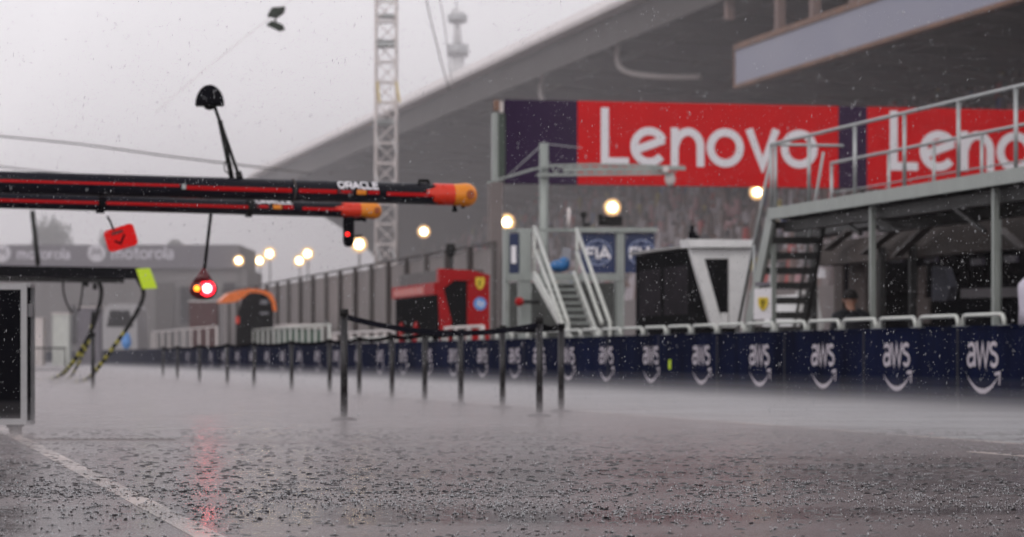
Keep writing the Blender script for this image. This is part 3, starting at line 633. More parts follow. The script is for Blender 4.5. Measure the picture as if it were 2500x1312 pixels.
for f0, f1 in ((.06, .46), (.53, .92)):
    a0, a1_ = sB + .2 + (sE - sB - .2) * f0, sB + .2 + (sE - sB - .2) * f1; b.lbox(12.785, 12.795, a0, a1_, 1.25, zt - .28)
b.build('window_pane', mat('grey_booth_pane', (.025, .022, .026), .5, var=.35, scale=2), t); bpy.data.materials['grey_booth_pane'].node_tree.nodes['Principled BSDF'].inputs['Specular IOR Level'].default_value = .0  # plain grey panes, a little paler than the cabin
b = MB(); b.lbox(12.72, dB1 - .1, sB + .4, sE + .15, zt, zt + .045); b.build('roof', mat('grey_flat_roof', (.28, .27, .27), .6), t)
b = MB(); b.lbox(12.85, dB1 - .2, sB + .25, sE, .3, .88); b.build('plinth', M['steel_dark'], t)
b = MB(); c = P(1690, 575, 47); b.box(c, (.12, .12, .12)); b.tube([c - Vector((0, 0, .12)), c + Vector((0, 0, .16))], .03); b.box(c + Vector((.06, 0, -.03)), (.1, .1, .08)); o = b.build('roof_camera', M['black']); tag(o, 'small black camera on the roof of the glazed booth', 'camera')

# ------------------------------------------------------------------ officials' stand with blue panels and stairs
sF = 55.0
t = thing('officials_stand', 'grey-green steel stand with dark blue panels behind the pit wall', 'pit stand', W(14.2, sF, 0))
def qbox(nm, m, x0_, y0_, x1_, y1_, s=sF, th=.12): b = MB(); qpoly(b, [(x0_, y1_), (x0_, y0_), (x1_, y0_), (x1_, y1_)], s, th); return b.build(nm, m, t)
for x0_, x1_ in ((1232, 1243), (1269, 1297), (1506, 1524)): qbox('column', M['steel'], x0_, 558, x1_, 870, sF - .05, .2)
b = MB(); qpoly(b, [(1232, 558), (1410, 558), (1410, 566), (1232, 566)], sF + 1.9, .1); b.build('rear_beam', M['steel'], t)
qbox('top_beam', M['steel'], 1408, 556, 1606, 567, sF - .1, .15); qbox('mid_beam', M['steel'], 1232, 668, 1522, 686, sF - .08, .15)
qbox('blue_panel', M['panelblue'], 1240, 570, 1268, 668, sF + .02, .05); qbox('blue_panel', M['panelblue'], 1420, 569, 1502, 667, sF + .02, .05); qbox('blue_panel', M['panelblue'], 1526, 569, 1598, 667, sF + .02, .05)
for x_ in (1460, 1566):
    c = Q(x_, 617, sF - .0); mp = plane_map(c, W(1, 0, 0), (0, 0, 1), W(0, -1, 0), .0)
    b = MB(); ribbon(b, arc(0, 0, .27, .25, 0, 360, 28), .022, mp, 0); ribbon(b, arc(0, 0, .13, .25, 0, 360, 22), .012, mp, .003); ribbon(b, [(-.27, .12), (.27, .12)], .012, mp, .005); ribbon(b, [(-.27, -.15), (.27, -.15)], .012, mp, .005); b.build('emblem', mat('pale_blue_ring', (.3, .36, .55), .5), t)
    b = MB(); write(b, 'FIA', lambda x, y, l=0: mp(x * 1.0, y, l + .012), .22, -.25, -.12, .22); b.build('lettering', M['signwhite'], t)
b = MB(); b.box(Q(1254, 622, sF - .02), (.10, .01, .35)); b.build('mark', M['signwhite'], t)
qbox('lower_back', mat('dark_greenish_grey', (.07, .075, .07), .6, var=.3), 1244, 690, 1506, 870, sF + 1.6, .1)
b = MB(); b.box(Q(1490, 540, sF + .4), (.48, .5, .17)); b.box(Q(1466, 530, sF + .4), (.1, .2, .1)); b.build('roof_unit', M['rubber'], t)
b = MB(); c = Q(1425, 525, sF + .6); b.ball(c, .07, 10, 6); b.box(c - Vector((0, 0, .1)), (.05, .05, .12)); b.box(c + Vector((.06, 0, -.2)), (.16, .1, .06)); b.build('roof_camera', M['rubber'], t)
b = MB(); b.tube([Q(1389, 558, sF + 1), Q(1389, 508, sF + 1)], .035); b.build('mast', M['gutter'], t)
b = MB(); c = Q(1366, 650, sF + .7); b.ball(c, 1, 14, 8, (.20, .2, .13)); b.ball(c + Vector((.09, 0, .05)), 1, 12, 8, (.13, .15, .13)); tag(b.build('tarpaulin', M['tarp']), 'crumpled blue tarpaulin bundle beside the white stairs', 'tarpaulin')
b = MB(); b.box(Q(1383, 622, sF + .9), (.18, .03, .28)); b.build('notice_card', mat('grey_card', (.35, .35, .38), .6), t)
t = thing('red_handwheel', 'small red ball on a dark rod beside the left column of the grey stand', 'knob', Q(1270, 737, sF - .3))
b = MB(); c = Q(1268, 737, sF - .3); b.ball(c, .09, 14, 8); b.build('ball', M['redstand'], t)
b = MB(); b.tube([c + Vector((.05, 0, 0)), c + Vector((.4, 0, -.01))], .035); b.build('rod', M['rubber'], t)
# white stairs
t = thing('white_stairs', 'white steel stairs with double handrails coming down to the pit wall', 'stairs', P(1440, 860, 53))
Yt, Yb2 = 54.6, 51.4
l0, l1, r0_, r1_ = P(1304, 672, Yt), P(1402, 825, Yb2), P(1400, 672, Yt), P(1452, 830, Yb2)
l1 = P(1395, 835, Yb2); r1_ = P(1448, 838, Yb2); r1_ = P(1462, 835, Yb2)
b = MB(); b.bar(l0, l1, .05, .17); b.build('stringer', M['cream'], t)
b = MB(); b.bar(r0_, r1_, .05, .17); b.build('stringer', M['cream'], t)
b = MB()
for i in range(10):
    f = (i + .3) / 10; p = l0.lerp(l1, f); q = r0_.lerp(r1_, f); sh = (q - p).normalized() * .03; p += sh; q -= sh; b.bar(p, q, .22, .035)
b.build('treads', M['steel'], t)
def hr_(pa, pb, nm):
    b = MB(); b.tube([P(*pa, Yt), P(*pb, Yb2)], .035, 8)
    b.build(nm, M['cream'], t)
hr_((1306, 555), (1388, 790), 'handrail'); hr_((1308, 612), (1378, 800), 'handrail'); hr_((1408, 560), (1490, 790), 'handrail'); hr_((1408, 615), (1470, 790), 'handrail')
b = MB(); b.tube([P(1305, 552, Yt), P(1305, 690, Yt)], .028); b.tube([P(1409, 556, Yt), P(1409, 690, Yt)], .028); b.tube([P(1388, 788, Yb2), P(1388, 850, Yb2)], .028); b.tube([P(1489, 788, Yb2), P(1489, 850, Yb2)], .028); b.build('newel_posts', M['cream'], t)

# ------------------------------------------------------------------ red stand
sR_ = S(1195, 14.05)
t = thing('red_pit_stand', 'bright red pit stand with dark windows and round yellow and blue badges', 'pit stand', W(13.3, sR_ + 2, 0))
dl = D(1072, sR_)
b = MB(); ring = [(1072, 658), (1100, 657), (1194, 668), (1195, 860), (1100, 860), (1098, 782), (1072, 700)]
qpoly(b, [(1072, 656), (1150, 660), (1196, 672), (1195, 690), (1142, 686), (1110, 684), (1084, 704), (1070, 720)], sR_, .3)
qpoly(b, [(1142, 687), (1195, 691), (1195, 860), (1142, 860)], sR_, .3)
qpoly(b, [(1070, 721), (1083, 706), (1102, 782), (1104, 860), (1076, 860)], sR_, .3)
b.build('end_shell', M['redstand'], t)
b = MB(); qpoly(b, [(1080, 700), (1100, 682), (1146, 684), (1146, 800), (1098, 800)], sR_ + .12, .05); b.build('end_window', M['glass'], t)
b = MB(); dsd = dl + .02; sRf = S(970, dsd)
za, zb_ = Zs(700, dsd, S(1068, dsd)) , Zs(718, dsd, S(1068, dsd))
b.lbox(dsd - .14, dl - .004, sR_ + .02, sRf, zb_ - .02, za + .09); b.build('side_fascia', M['redstand'], t)
b = MB(); b.lbox(dsd - .15, dsd - .142, sR_ + 1.2, sRf - .3, zb_ + .03, za + .02); b.build('pale_stripe', mat('salmon_stripe', (.55, .12, .09), .4), t)
b = MB(); b.lbox(dsd + .06, dsd + 1.1, sR_ + .31, sRf, za + .10, Zs(658, dsd, S(1068, dsd))); b.build('roof_box', mat('grey_roof_unit', (.09, .085, .085), .6), t)
b = MB(); b.lbox(dsd - .10, dl - .004, sR_ + .02, sRf - .3, .95, zb_ - .024); b.build('side_window', M['glass'], t)
b = MB(); b.lbox(dsd, dsd + 1.1, sR_ + .31, sRf - .2, 0, .94); b.build('base', M['redstand'], t)
for f in (.25, .6):
    sm_ = sR_ + .5 + (sRf - sR_) * f; b = MB(); c = W(dsd - .2, sm_, 1.15); b.ball(c, 1, 12, 8, (.08, .2, .26)); b.ball(c - Vector((0, 0, .2)), 1, 12, 6, (.1, .3, .1)); b.build('seat', M['redstand'], t)
c = Q(1172, 692, sR_ - .012); mpx = plane_map(c, W(1, 0, 0), (0, 0, 1), W(0, -1, 0), 0)
b = MB(); b.add([mpx(x * 1.5, z * 1.5) for x, z in sh and [(-.07, .09), (.07, .09), (.07, -.01), (.04, -.07), (0, -.10), (-.04, -.07), (-.07, -.01)]], [list(range(7))]); b.build('yellow_shield', M['yellow'], t)
b = MB(); ribbon(b, [(-.03, -.08), (.0, -.02), (-.03, .03), (.02, .08)], .03, mpx, .006); b.build('emblem', M['black'], t)
c = Q(1172, 742, sR_ - .012); mpx = plane_map(c, W(1, 0, 0), (0, 0, 1), W(0, -1, 0), 0)
b = MB(); b.add([mpx(.15 * math.cos(2 * PI * i / 24), .15 * math.sin(2 * PI * i / 24)) for i in range(24)], [list(range(24))]); b.build('blue_disc', M['skyblue'], t)
b = MB(); ribbon(b, [(-.055, -.05), (-.03, .10)], .022, mpx, .005); ribbon(b, [(-.045, .01), (-.01, .03), (-.02, -.05)], .02, mpx, .008); ribbon(b, [(.02, -.10), (.045, .04), (.08, .03), (.07, -.04), (.03, -.05)], .02, mpx, .005); b.build('lettering', M['signwhite'], t)
t = thing('pole_camera', 'small dark camera head on a pole above the red stand', 'camera', Q(1100, 640, 66))
b = MB(); b.tube([Q(1103, 830, 66), Q(1103, 622, 66)], .04); b.build('pole', M['steel_dark'], t)
b = MB(); b.ball(Q(1100, 612, 66), 1, 12, 8, (.13, .15, .15)); b.box(Q(1100, 600, 66), (.2, .2, .08)); b.build('housing', M['rubber'], t)

# ------------------------------------------------------------------ orange arched stand, far
sO = 100.0
t = thing('orange_pit_stand', 'distant pit stand with a curved orange arch over dark glass', 'pit stand', Q(610, 860, sO))
outer = [(676, 760), (672, 735), (664, 718), (650, 710), (628, 706), (606, 705), (585, 709), (560, 716), (540, 733)]
inner = [(668, 760), (664, 740), (655, 724), (640, 717), (622, 714), (608, 716), (595, 727), (575, 738), (541, 741)]
b = MB(); n = len(outer)
for i in range(n - 1): b.prism([Q(*outer[i], sO), Q(*outer[i + 1], sO), Q(*inner[i + 1], sO), Q(*inner[i], sO)], W(0, 1.2, 0))
b.build('arch', M['mclaren'], t)
b = MB(); b.prism([Q(*p, sO + .15) for p in inner[:7]] + [Q(580, 780, sO + .15), Q(578, 850, sO + .15), Q(668, 850, sO + .15)], W(0, .3, 0)); b.build('glazing', M['glass'], t)
b = MB(); b.box(Q(645, 738, sO), (.25, .1, .15)); b.box(Q(645, 765, sO), (.3, .1, .1)); b.build('screen', mat('grey_screen', (.16, .16, .18), .4), t)
b = MB(); b.box(Q(580, 782, sO), (.12, .1, .25)); b.build('red_light_box', M['flame'], t)

# ------------------------------------------------------------------ debris fence along the track
t = thing('debris_fence', 'tall grey screened fence with dark posts behind the pit stands', 'fence', W(16.2, 100, 0))
s0f, s1f = S(1215, 16.2), S(545, 16.2); hf = 3.55
b = MB(); b.lbox(16.2, 16.24, s0f, s1f, 0, hf - .1); b.build('screen', M['fencepanel'], t)
s = s0f; i = 0
while s < s1f and i < 90:
    b = MB(); b.lbox(16.08, 16.19, s, s + .28, 0, hf); b.build('post', M['fencedark'] if i % 3 else M['brace'], t); s += 3.1; i += 1
b = MB(); b.lbox(16.1, 16.18, s0f, s1f, hf + .002, hf + .06); b.build('top_rail', M['fencedark'], t)
# pale low barrier on the wall top, and pale boards further left
def bars(name, label, x0_, x1_, yt, dd, m, step, w_=.05):
    t = thing(name, label, 'barrier', G((x0_ + x1_) / 2, 835, dd)); sa, sb_ = S(x1_, dd), S(x0_, dd); zt = Zs(yt, dd, sa)
    b = MB(); b.tube([W(dd, sa, zt), W(dd, sb_, zt)], .035, 6); b.tube([W(dd, sa, 0), W(dd, sa, zt)], .035, 6); b.tube([W(dd, sb_, 0), W(dd, sb_, zt)], .035, 6); b.build('frame', m, t)
    b = MB(); s = sa
    while s < sb_: b.lbox(dd - .02, dd + .02, s, s + w_, .3, zt); s += step
    b.build('upright_bars', m, t)
bars('white_barrier', 'white slatted barrier behind the wall between orange and red stands', 602, 805, 793, 13.4, M['cream'], 1.3, .3)
bars('white_barrier', 'pale slatted barrier at the left, beyond the dark hoses', 372, 530, 798, 13.6, M['gutter'], 3.0, .35)
bars('white_barrier', 'pale low rail running behind the wall beside the red stand', 812, 1180, 797, 13.0, M['gutter'], 1.3, .35)
for x0_, x1_, y0_, y1_, nm, lb, m in ((1376, 1230, 0, 0, '', '', None),):
    pass
t = thing('green_bin', 'dull green container standing behind the white slatted barrier', 'container', W(15, S(735, 15), 0))
b = MB(); s = S(735, 15.0); b.lbox(14.4, 15.5, s - 1.4, s + 2.2, .2, 1.55); b.build('body', M['green'], t)
b = MB(); b.lbox(14.3, 15.6, s - 1.5, s + 2.3, 1.56, 1.72); b.build('lid', M['gutter'], t)

# ------------------------------------------------------------------ camera boom in front of the banner
YR = 62
t = thing('camera_crane', 'thin pole with a long bent arm and ball camera in front of the red banner', 'camera crane', P(1328, 860, YR))
b = MB(); b.tube([P(1328, 870, YR), P(1328, 350, YR)], .105, 12); b.build('pole', M['steel'], t)
b = MB(); pts = [P(1188, 447, YR - .5), P(1240, 432, YR - .4), P(1300, 414, YR - .2), P(1345, 405, YR - .15), P(1450, 402, YR - .15), P(1560, 404, YR - .15), P(1640, 408, YR - .15)]
for p, q in zip(pts, pts[1:]): b.bar(p, q, .07, .05)
for x_ in range(1345, 1640, 24): b.bar(P(x_, 405, YR - .15), P(x_ + 12, 424, YR - .15), .03); b.bar(P(x_ + 12, 424, YR - .15), P(x_ + 24, 405, YR - .15), .03)
b.bar(P(1310, 428, YR - .15), P(1640, 424, YR - .15), .07, .06); b.build('arm', M['steel'], t)
b = MB(); b.box(P(1500, 414, YR - .15), (2.2, .06, .1)); b.box(P(1640, 411, YR - .2), (.6, .1, .09)); b.build('tray', M['steel'], t)
b = MB(); b.ball(P(1636, 438, YR), .12, 14, 10, (1, 1, 1.3)); b.box(P(1625, 414, YR - .25), (.12, .1, .12)); b.build('ball_camera', M['gutter'], t)
b = MB(); b.tube([P(1240, 430, YR), P(1322, 355, YR)], .012, 6); b.tube([P(1334, 352, YR), P(1420, 362, YR)], .012, 6); b.build('stay_wire', M['galv'], t)

# ------------------------------------------------------------------ banner bridge with sponsor lettering
sN = 74.0
t = thing('banner_bridge', 'large red and purple advertising banner carried over the track on grey masts', 'billboard', Q(1220, 872, sN))
dA = D(1235, sN); z1 = Zs(243, dA, sN); z0 = Zs(448, dA, sN); dR = D(2900, sN)
pans = []
segs = [(1235, 1410, 'purple'), (1410, 2047, 'signred'), (2047, 2117, 'purple'), (2117, 2760, 'signred'), (2760, 2900, 'purple')]
for x0_, x1_, m in segs:
    b = MB(); b.lbox(D(x0_, sN), D(x1_, sN) - .002, sN, sN + .25, z0, z1); pn = b.build('banner_panel', M[m], t); pans = (pans if x0_ > 1235 else []) + ([pn] if m == 'signred' else [])
for x0_, x1_, yb in ((1467, 1990, 404), (2172, 2700, 416)):
    o = Q(x0_, yb, sN); e_ = Q(x1_, yb, sN); wdt = (e_ - o).length; tw = text_width('Lenovo') - .12; kk = wdt / tw
    b = MB(); write(b, 'Lenovo', plane_map(o, W(1, 0, 0), (0, 0, 1), W(0, -1, 0), .02), .205, 0, 0, kk); b.build('lettering', M['signwhite'], pans[0] if x0_ < 2000 else pans[1])
b = MB(); b.lbox(dA, dR, sN + .27, sN + .9, z0 + .1, z0 + .25); b.lbox(dA, dR, sN + .27, sN + .9, z1 - .3, z1 - .15); b.build('bridge_truss', M['steel_dark'], t)
b = MB(); b.lbox(dA - .42, dA - .08, sN, sN + .4, 0, Zs(445, dA, sN)); b.build('mast', M['concrete'], t)
b = MB(); b.lbox(dA - .20, dA - .02, sN - .02, sN + .4, Zs(430, dA, sN), Zs(278, dA, sN)); b.build('mast_top', mat('dark_green_steel', (.05, .07, .055), .6), t)
b = MB(); b.lbox(dA - .33, dA - .21, sN, sN + .3, Zs(444, dA, sN), Zs(275, dA, sN)); b.build('mast_side', M['steel'], t)
b = MB(); b.box(Q(1212, 258, sN), (.16, .16, .28)); b.build('beacon', M['rust'], t)
b = MB(); b.box(Q(1224, 262, sN), (.1, .1, .3)); b.build('beacon_mount', M['gutter'], t)
b = MB(); dm = D(2950, sN); b.lbox(dm, dm + .5, sN, sN + .5, 0, z1 - .4); b.build('mast', M['concrete'], t)

# ------------------------------------------------------------------ grandstand
t = thing('grandstand', 'huge covered grandstand with dark roof receding along the far side of the track', 'grandstand', W(48, 150, 0))
GE = 33.0; s_end = S(628, GE); s_beg = 52.0; zr = EYE + .458 * 1.0252 * GE
b = MB(); prof = [(GE, zr), (GE, zr - .75), (62, zr - .2), (62, zr + 2.2)]
b.prism([W(d, s_beg, z) for d, z in prof], W(0, s_end - s_beg, 0)); b.build('roof', M['soffit'], t)
b = MB(); b.prism([W(d, s_beg, z) for d, z in ((GE - .02, zr + .85), (GE - .02, zr - .1), (GE - .8, zr - .1), (GE - .85, zr + .1))], W(0, s_end - s_beg, 0)); b.build('gutter', mat('white_gutter_trim', (.85, .80, .79), .6, var=.1, scale=.8), t)
b = MB(); b.lbox(GE - .12, GE - .01, s_beg, s_end, zr - 1.45, zr - .16); b.build('roof_fascia', mat('grey_roof_fascia', (.065, .056, .053), .7, var=.15, scale=.5), t)
b = MB(); s = s_beg + 4
while s < s_end:
    b.bar(W(GE + .2, s, zr - 1.0), W(61, s, zr - 1.6), .25, .5); b.bar(W(GE + 3, s, zr - 1.2), W(60, s, zr - 4.2), .18, .3); s += 8
b.build('roof_ribs', M['roofmetal'], t)
b = MB(); s = s_beg
for d_ in (36, 40, 44, 48, 52, 56): b.lbox(d_, d_ + .2, s_beg, s_end, zr - 1.05, zr - .82)
b.build('purlins', M['roofmetal'], t)
# seating rake
n = 22; steps = []; d_ = 37.0; z_ = 3.4
prof = [(37.0, 0)]
for i in range(n):
    prof.append((37 + i * .92, 3.4 + i * .50)); prof.append((37 + (i + 1) * .92, 3.4 + i * .50)); steps.append((37 + i * .92, 3.4 + i * .50))
prof += [(60, 3.4 + n * .5), (60, 0)]
b = MB()
for i in range(n): b.lbox(37 + i * .92, 37 + (i + 1) * .92 + (.0 if i < n - 1 else 3), s_beg, s_end - 6, 0 if i == 0 else 3.4 + (i - 1) * .5 - .3, 3.4 + i * .50)
b.build('seating_tiers', M['concrete'], t)
b = MB(); b.lbox(60.3, 60.8, s_beg, s_end - 3, 0, zr - .3); b.build('back_wall', M['soffit'], t)
b = MB(); sE_ = s_end - 6
b.prism([W(d, sE_, z) for d, z in [(33.2, zr - .9), (36, zr - 2.4), (41, zr - 5.6), (43, 8.2), (43, 0), (60, 0), (60, zr - .3)]], W(0, .4, 0)); b.build('end_wall', mat('grey_end_cladding', (.12, .108, .105), .75, var=.2, scale=.2), t)
b = MB(); s = s_beg + 6
while s < s_end - 8: b.lbox(59.2, 59.7, s, s + .5, 0, zr - .6); s += 8
b.build('columns', M['concrete'], t)
for px in (1512, 1325): b = MB(); c = G(px, 78 if px > 1400 else 170, 34); q = c - Vector((0, 0, 1.6)); b.tube(smooth_path([c, q, q + W(1.2, -1.0, -.5), q + W(3, -3, -.7)], 4), .13, 8); b.build('downpipe', M['gutter'], t)
# suspended blue-grey panel
dPn = 31.6; sP = S(1795, dPn)
zt_, zb_ = Zs(124, dPn, sP), Zs(208, dPn, sP)
t2 = thing('suspended_panel', 'long blank blue-grey panel hung under the grandstand roof at upper right', 'panel', W(dPn, sP - 20, zb_))
b = MB(); b.lbox(dPn, dPn + .2, 52, sP, zb_, zt_); b.build('board', M['bluegrey'], t2)
b = MB(); b.lbox(dPn - .06, dPn + .26, 52, sP + .06, zb_ - .14, zb_ - .002); b.lbox(dPn - .06, dPn + .26, 52, sP + .1, zt_ + .002, zt_ + .22); b.lbox(dPn - .05, dPn + .25, sP + .002, sP + .12, zb_, zt_); b.build('edge_frame', M['rust'], t2)
for px in (1712, 1832, 1915, 2010):
    s = S(px, dPn + .5); b = MB(); b.lbox(dPn + 1.5, dPn + 1.8, s - .2, s + .2, Zs(46, dPn, s) if px < 1795 else zt_ - .5, zr - 1.0); b.build('hanger', mat('pink_brown_steel', (.25, .17, .15), .7) if px == 1712 else bpy.data.materials['pink_brown_steel'], t2)
# crowd
b = MB(); rng = random.Random(3)
cm_ = [mat('crowd_%s' % n_, c_, .7, var=.1) for n_, c_ in (('grey', (.24, .20, .20)), ('dark', (.03, .03, .035)), ('poncho', (.62, .56, .60)), ('brown', (.22, .14, .12)), ('red', (.6, .06, .05)), ('blue', (.06, .12, .35)), ('yellow', (.6, .5, .08)), ('skin', (.28, .16, .12)), ('pink', (.65, .36, .38)))]
for i, (d_, z_) in enumerate(steps):
    s = s_beg + rng.random()
    smax = s_end - 8
    while s < smax:
        if rng.random() < .80:
            b.cur = rng.choices(range(9), (20, 18, 24, 16, 4, 4, 3, 0, 7))[0]
            dd = d_ + .42 + rng.uniform(-.08, .08); h = rng.uniform(.62, .8) if rng.random() < .75 else rng.uniform(1.25, 1.5); wv = rng.uniform(.21, .27)
            q = [W(dd - .16, s - wv, z_), W(dd + .18, s - wv, z_), W(dd + .18, s + wv, z_), W(dd - .16, s + wv, z_), W(dd - .08, s - wv * .75, z_ + h), W(dd + .1, s - wv * .75, z_ + h), W(dd + .1, s + wv * .75, z_ + h), W(dd - .08, s + wv * .75, z_ + h)]
            b.hexa(q); b.cur = 7 if rng.random() < .55 else rng.choice((1, 2, 0))
            c = W(dd, s, z_ + h + .12); r = .115
            b.add([c + Vector(v) * r for v in ((1, 0, 0), (0, 1, 0), (-1, 0, 0), (0, -1, 0), (0, 0, 1.2), (0, 0, -1.2))], [(0, 1, 4), (1, 2, 4), (2, 3, 4), (3, 0, 4), (1, 0, 5), (2, 1, 5), (3, 2, 5), (0, 3, 5)], True)
        s += rng.uniform(.55, .85)
o = b.build('crowd', cm_); tag(o, 'mass of spectators filling the covered grandstand tiers', 'crowd', None, 'stuff')

# ------------------------------------------------------------------ floodlights along the track
def flood(px, py, d, r, label, first=None):
    p = G(px, py, d); root = None
    if first is None:
        root = thing('floodlight', label, 'floodlight', p - Vector((0, 0, 0)), 'lit floodlights along the far side of the track')
        b = MB(); b.ball(p + Vector((0, -.16, 0)), .19, 16, 10, (1, .5, 1)); b.build('lamp', M['lamp'], root)
        b = MB(); b.ball(p + Vector((0, -.02, 0)), .40, 20, 10, (1, .25, 1)); b.build('lens', mat('lamp_glow_disc', (.9, .7, .4), .4, var=0, emit=(1, .55, .22), es=1.1), root)  # dim orange disc added round the core to imitate its glow falloff
        b = MB(); b.tube([p + Vector((0, .16, 0)), p + Vector((0, .35, 0))], [.36, .2], 14); b.build('housing', M['steel_dark'], root)
        b = MB(); b.tube([p + Vector((0, .3, -.3)), p + Vector((0, .3, -3.0))], .05, 6); b.build('bracket', M['brace'], root)
        root['_p'] = 1; return root
    o = dup(first, p, label, None, r, r); return o
fl = [(1495, 507, 34, 1.0, 'bright floodlight above the roof unit of the grey-green stand'), (1848, 470, 34, .75, 'floodlight showing just left of the raised platform, largest glare'),
      (1237, 543, 34, 1.15, 'floodlight above the left column of the grey-green stand'), (1035, 566, 34, 1.0, 'floodlight between the lattice tower and the banner mast'),
      (877, 597, 34, 1.45, 'floodlight just right of the hanging control box'), (751, 620, 34, 1.25, 'upper of the two lamps in the rightmost far pair'),
      (731, 637, 34, 1.2, 'lower of the two lamps in the rightmost far pair'), (658, 620, 34, 1.45, 'upper of the two lamps in the leftward far pair'),
      (634, 637, 34, 1.3, 'lower of the two lamps in the leftward far pair'), (583, 637, 25, .95, 'leftmost single far lamp by the corner of the grey building')]
f0 = None
for px, py, d_, r, lb in fl:
    o = flood(px, py, d_, r, lb, f0)
    if f0 is None: f0 = o

# ------------------------------------------------------------------ lattice tower
YL = 118.0
t = thing('lattice_tower', 'tall white lattice tower rising in front of the grandstand roof', 'lattice tower', P(943, 860, YL))
hwp = .42; c0 = P(943, 872, YL); zb_ = 0; zt_ = 17.5; bay = .84
def tc_(i, j, z): return Vector((c0.x + i * hwp, c0.y + j * hwp, z))
b = MB()
for i in (-1, 1):
    for j in (-1, 1): b.tube([tc_(i, j, 0), tc_(i, j, zt_)], .06, 6)
b.build('chords', M['gutter'], t)
b = MB(); z = .2; k_ = 0
while z < zt_ - bay:
    for (i0, j0, i1, j1) in ((-1, -1, 1, -1), (1, -1, 1, 1), (1, 1, -1, 1), (-1, 1, -1, -1)):
        b.bar(tc_(i0, j0, z), tc_(i1, j1, z), .06)
        if k_ % 2: b.bar(tc_(i0, j0, z), tc_(i1, j1, z + bay), .05)
        else: b.bar(tc_(i1, j1, z), tc_(i0, j0, z + bay), .05)
    z += bay; k_ += 1
b.build('lacing', M['gutter'], t)
b = MB(); b.bar(P(921, 200, YL - .6), P(927, 250, YL - .6), .10, .06); b.bar(P(968, 200, YL - .6), P(976, 250, YL - .6), .10, .06); b.build('yellow_guards', M['yellow'], t)
b = MB(); b.box(P(943, 108, YL), (.95, .9, .25)); b.box(P(943, 300, YL), (.95, .9, .18)); b.box(P(943, 40, YL), (.8, .8, .12)); b.build('platform', M['galv'], t)
b = MB()
for y_ in (330, 430, 600, 740): b.bar(P(918, y_, YL - .55), P(928, y_ + 34, YL - .55), .13, .05); b.bar(P(958, y_ + 10, YL - .55), P(968, y_ + 44, YL - .55), .13, .05)
b.build('ladder_guards', M['white'], t)
# telecom mast far behind
YM = 330
t = thing('telecom_mast', 'faint distant telecom mast with round antenna platforms in the sky', 'mast', P(1118, 860, YM))
b = MB(); b.tube([P(1118, 872, YM), P(1118, 130, YM)], [1.1, .75], 10); b.tube([P(1118, 130, YM), P(1115, 20, YM)], [.6, .25], 8); b.build('shaft', M['white'], t)
b = MB(); b.tube([P(1118, 138, YM), P(1118, 110, YM)], 1.25, 14); b.build('platform_ring', M['galv'], t); b = MB(); b.tube([P(1117, 55, YM), P(1117, 36, YM)], 1.15, 14); b.build('platform_ring', M['galv'], t)
b = MB(); b.tube([P(1106, 60, YM), P(1106, 22, YM)], .12, 6); b.tube([P(1128, 60, YM), P(1128, 28, YM)], .12, 6); b.tube([P(1115, 22, YM), P(1113, 2, YM)], .1, 6); b.build('aerials', M['galv'], t)
# wires
def wire(pix, Y, r, lb, m='brace'):
    b = MB(); b.tube(smooth_path([P(x, y, Y) for x, y in pix], 4), r, 6); tag(b.build('overhead_wire', M[m]), lb, 'wire')
wire([(-60, 326), (0, 333), (200, 353), (420, 383), (660, 412), (760, 424)], 140, .045, 'thin wire crossing the sky just above the booms at left')
wire([(-60, 399), (0, 407), (120, 420), (220, 428)], 140, .035, 'lower faint wire at the left edge just above the boom')
wire([(1035, -40), (1045, 20), (1072, 130), (1097, 222)], 160, .04, 'steep faint wire left of the distant telecom mast')
wire([(1066, -40), (1085, 60), (1102, 200)], 160, .03, 'second steep faint wire beside the telecom mast')
t = thing('cable_camera', 'two small dark pods hanging in the open sky near the top', 'cable camera', P(674, 45, 60))
b = MB(); b.add([], []); b.prism([P(652, 38, 60), P(664, 18, 60), P(695, 16, 60), P(690, 30, 60), P(672, 42, 60)], (0, .3, 0)); b.build('upper_pod', mat('dark_olive_housing', (.02, .03, .02), .5), t)
b = MB(); b.prism([P(650, 60, 60), P(664, 50, 60), P(690, 60, 60), P(694, 70, 60), P(680, 74, 60)], (0, .3, 0)); b.build('lower_pod', bpy.data.materials['dark_olive_housing'], t)
b = MB(); b.tube([P(673, 40, 60.1), P(673, 55, 60.1)], .02); b.build('link', M['brace'], t)
wire([(380, 275), (480, 188), (606, 85), (655, 46), (760, -45)], 60.2, .006, 'faint diagonal cable carrying the two dark pods', 'gutter')

# ------------------------------------------------------------------ grey building with wordmark, trees, vehicles at far left
YS = 195
t = thing('sign_building', 'grey building across the far end of the pit lane with a white wordmark band', 'building', P(250, 872, YS))
b = MB(); xL, xR = kx(-500) * YS, kx(585) * YS; zt = EYE + (HY - 598) / F * YS; zm = EYE + (HY - 656) / F * YS
b.box(((xL + xR) / 2, YS + 6, zm / 2 - .01), (xR - xL + 1, 11.6, zm - .02)); b.build('wall', M['greywall'], t)
b = MB(); b.box(((xL + xR) / 2, YS + 6, (zt + zm) / 2), (xR - xL, 12.4, zt - zm)); b.build('sign_band', M['greybuild'], t)
for x0_, x1_ in ((42, 172), (272, 425), (-190, -60)):
    o = P(x0_, 633, YS - .25); wdt = kx(x1_) * YS - kx(x0_) * YS; kk = wdt / text_width('motorola')
    b = MB(); write(b, 'motorola', plane_map(o, (1, 0, 0), (0, 0, 1), (0, -1, 0), .03), .2, 0, 0, kk); b.build('lettering', mat('pale_wordmark', (.8, .77, .85), .6) if x0_ == 42 else bpy.data.materials['pale_wordmark'], t)
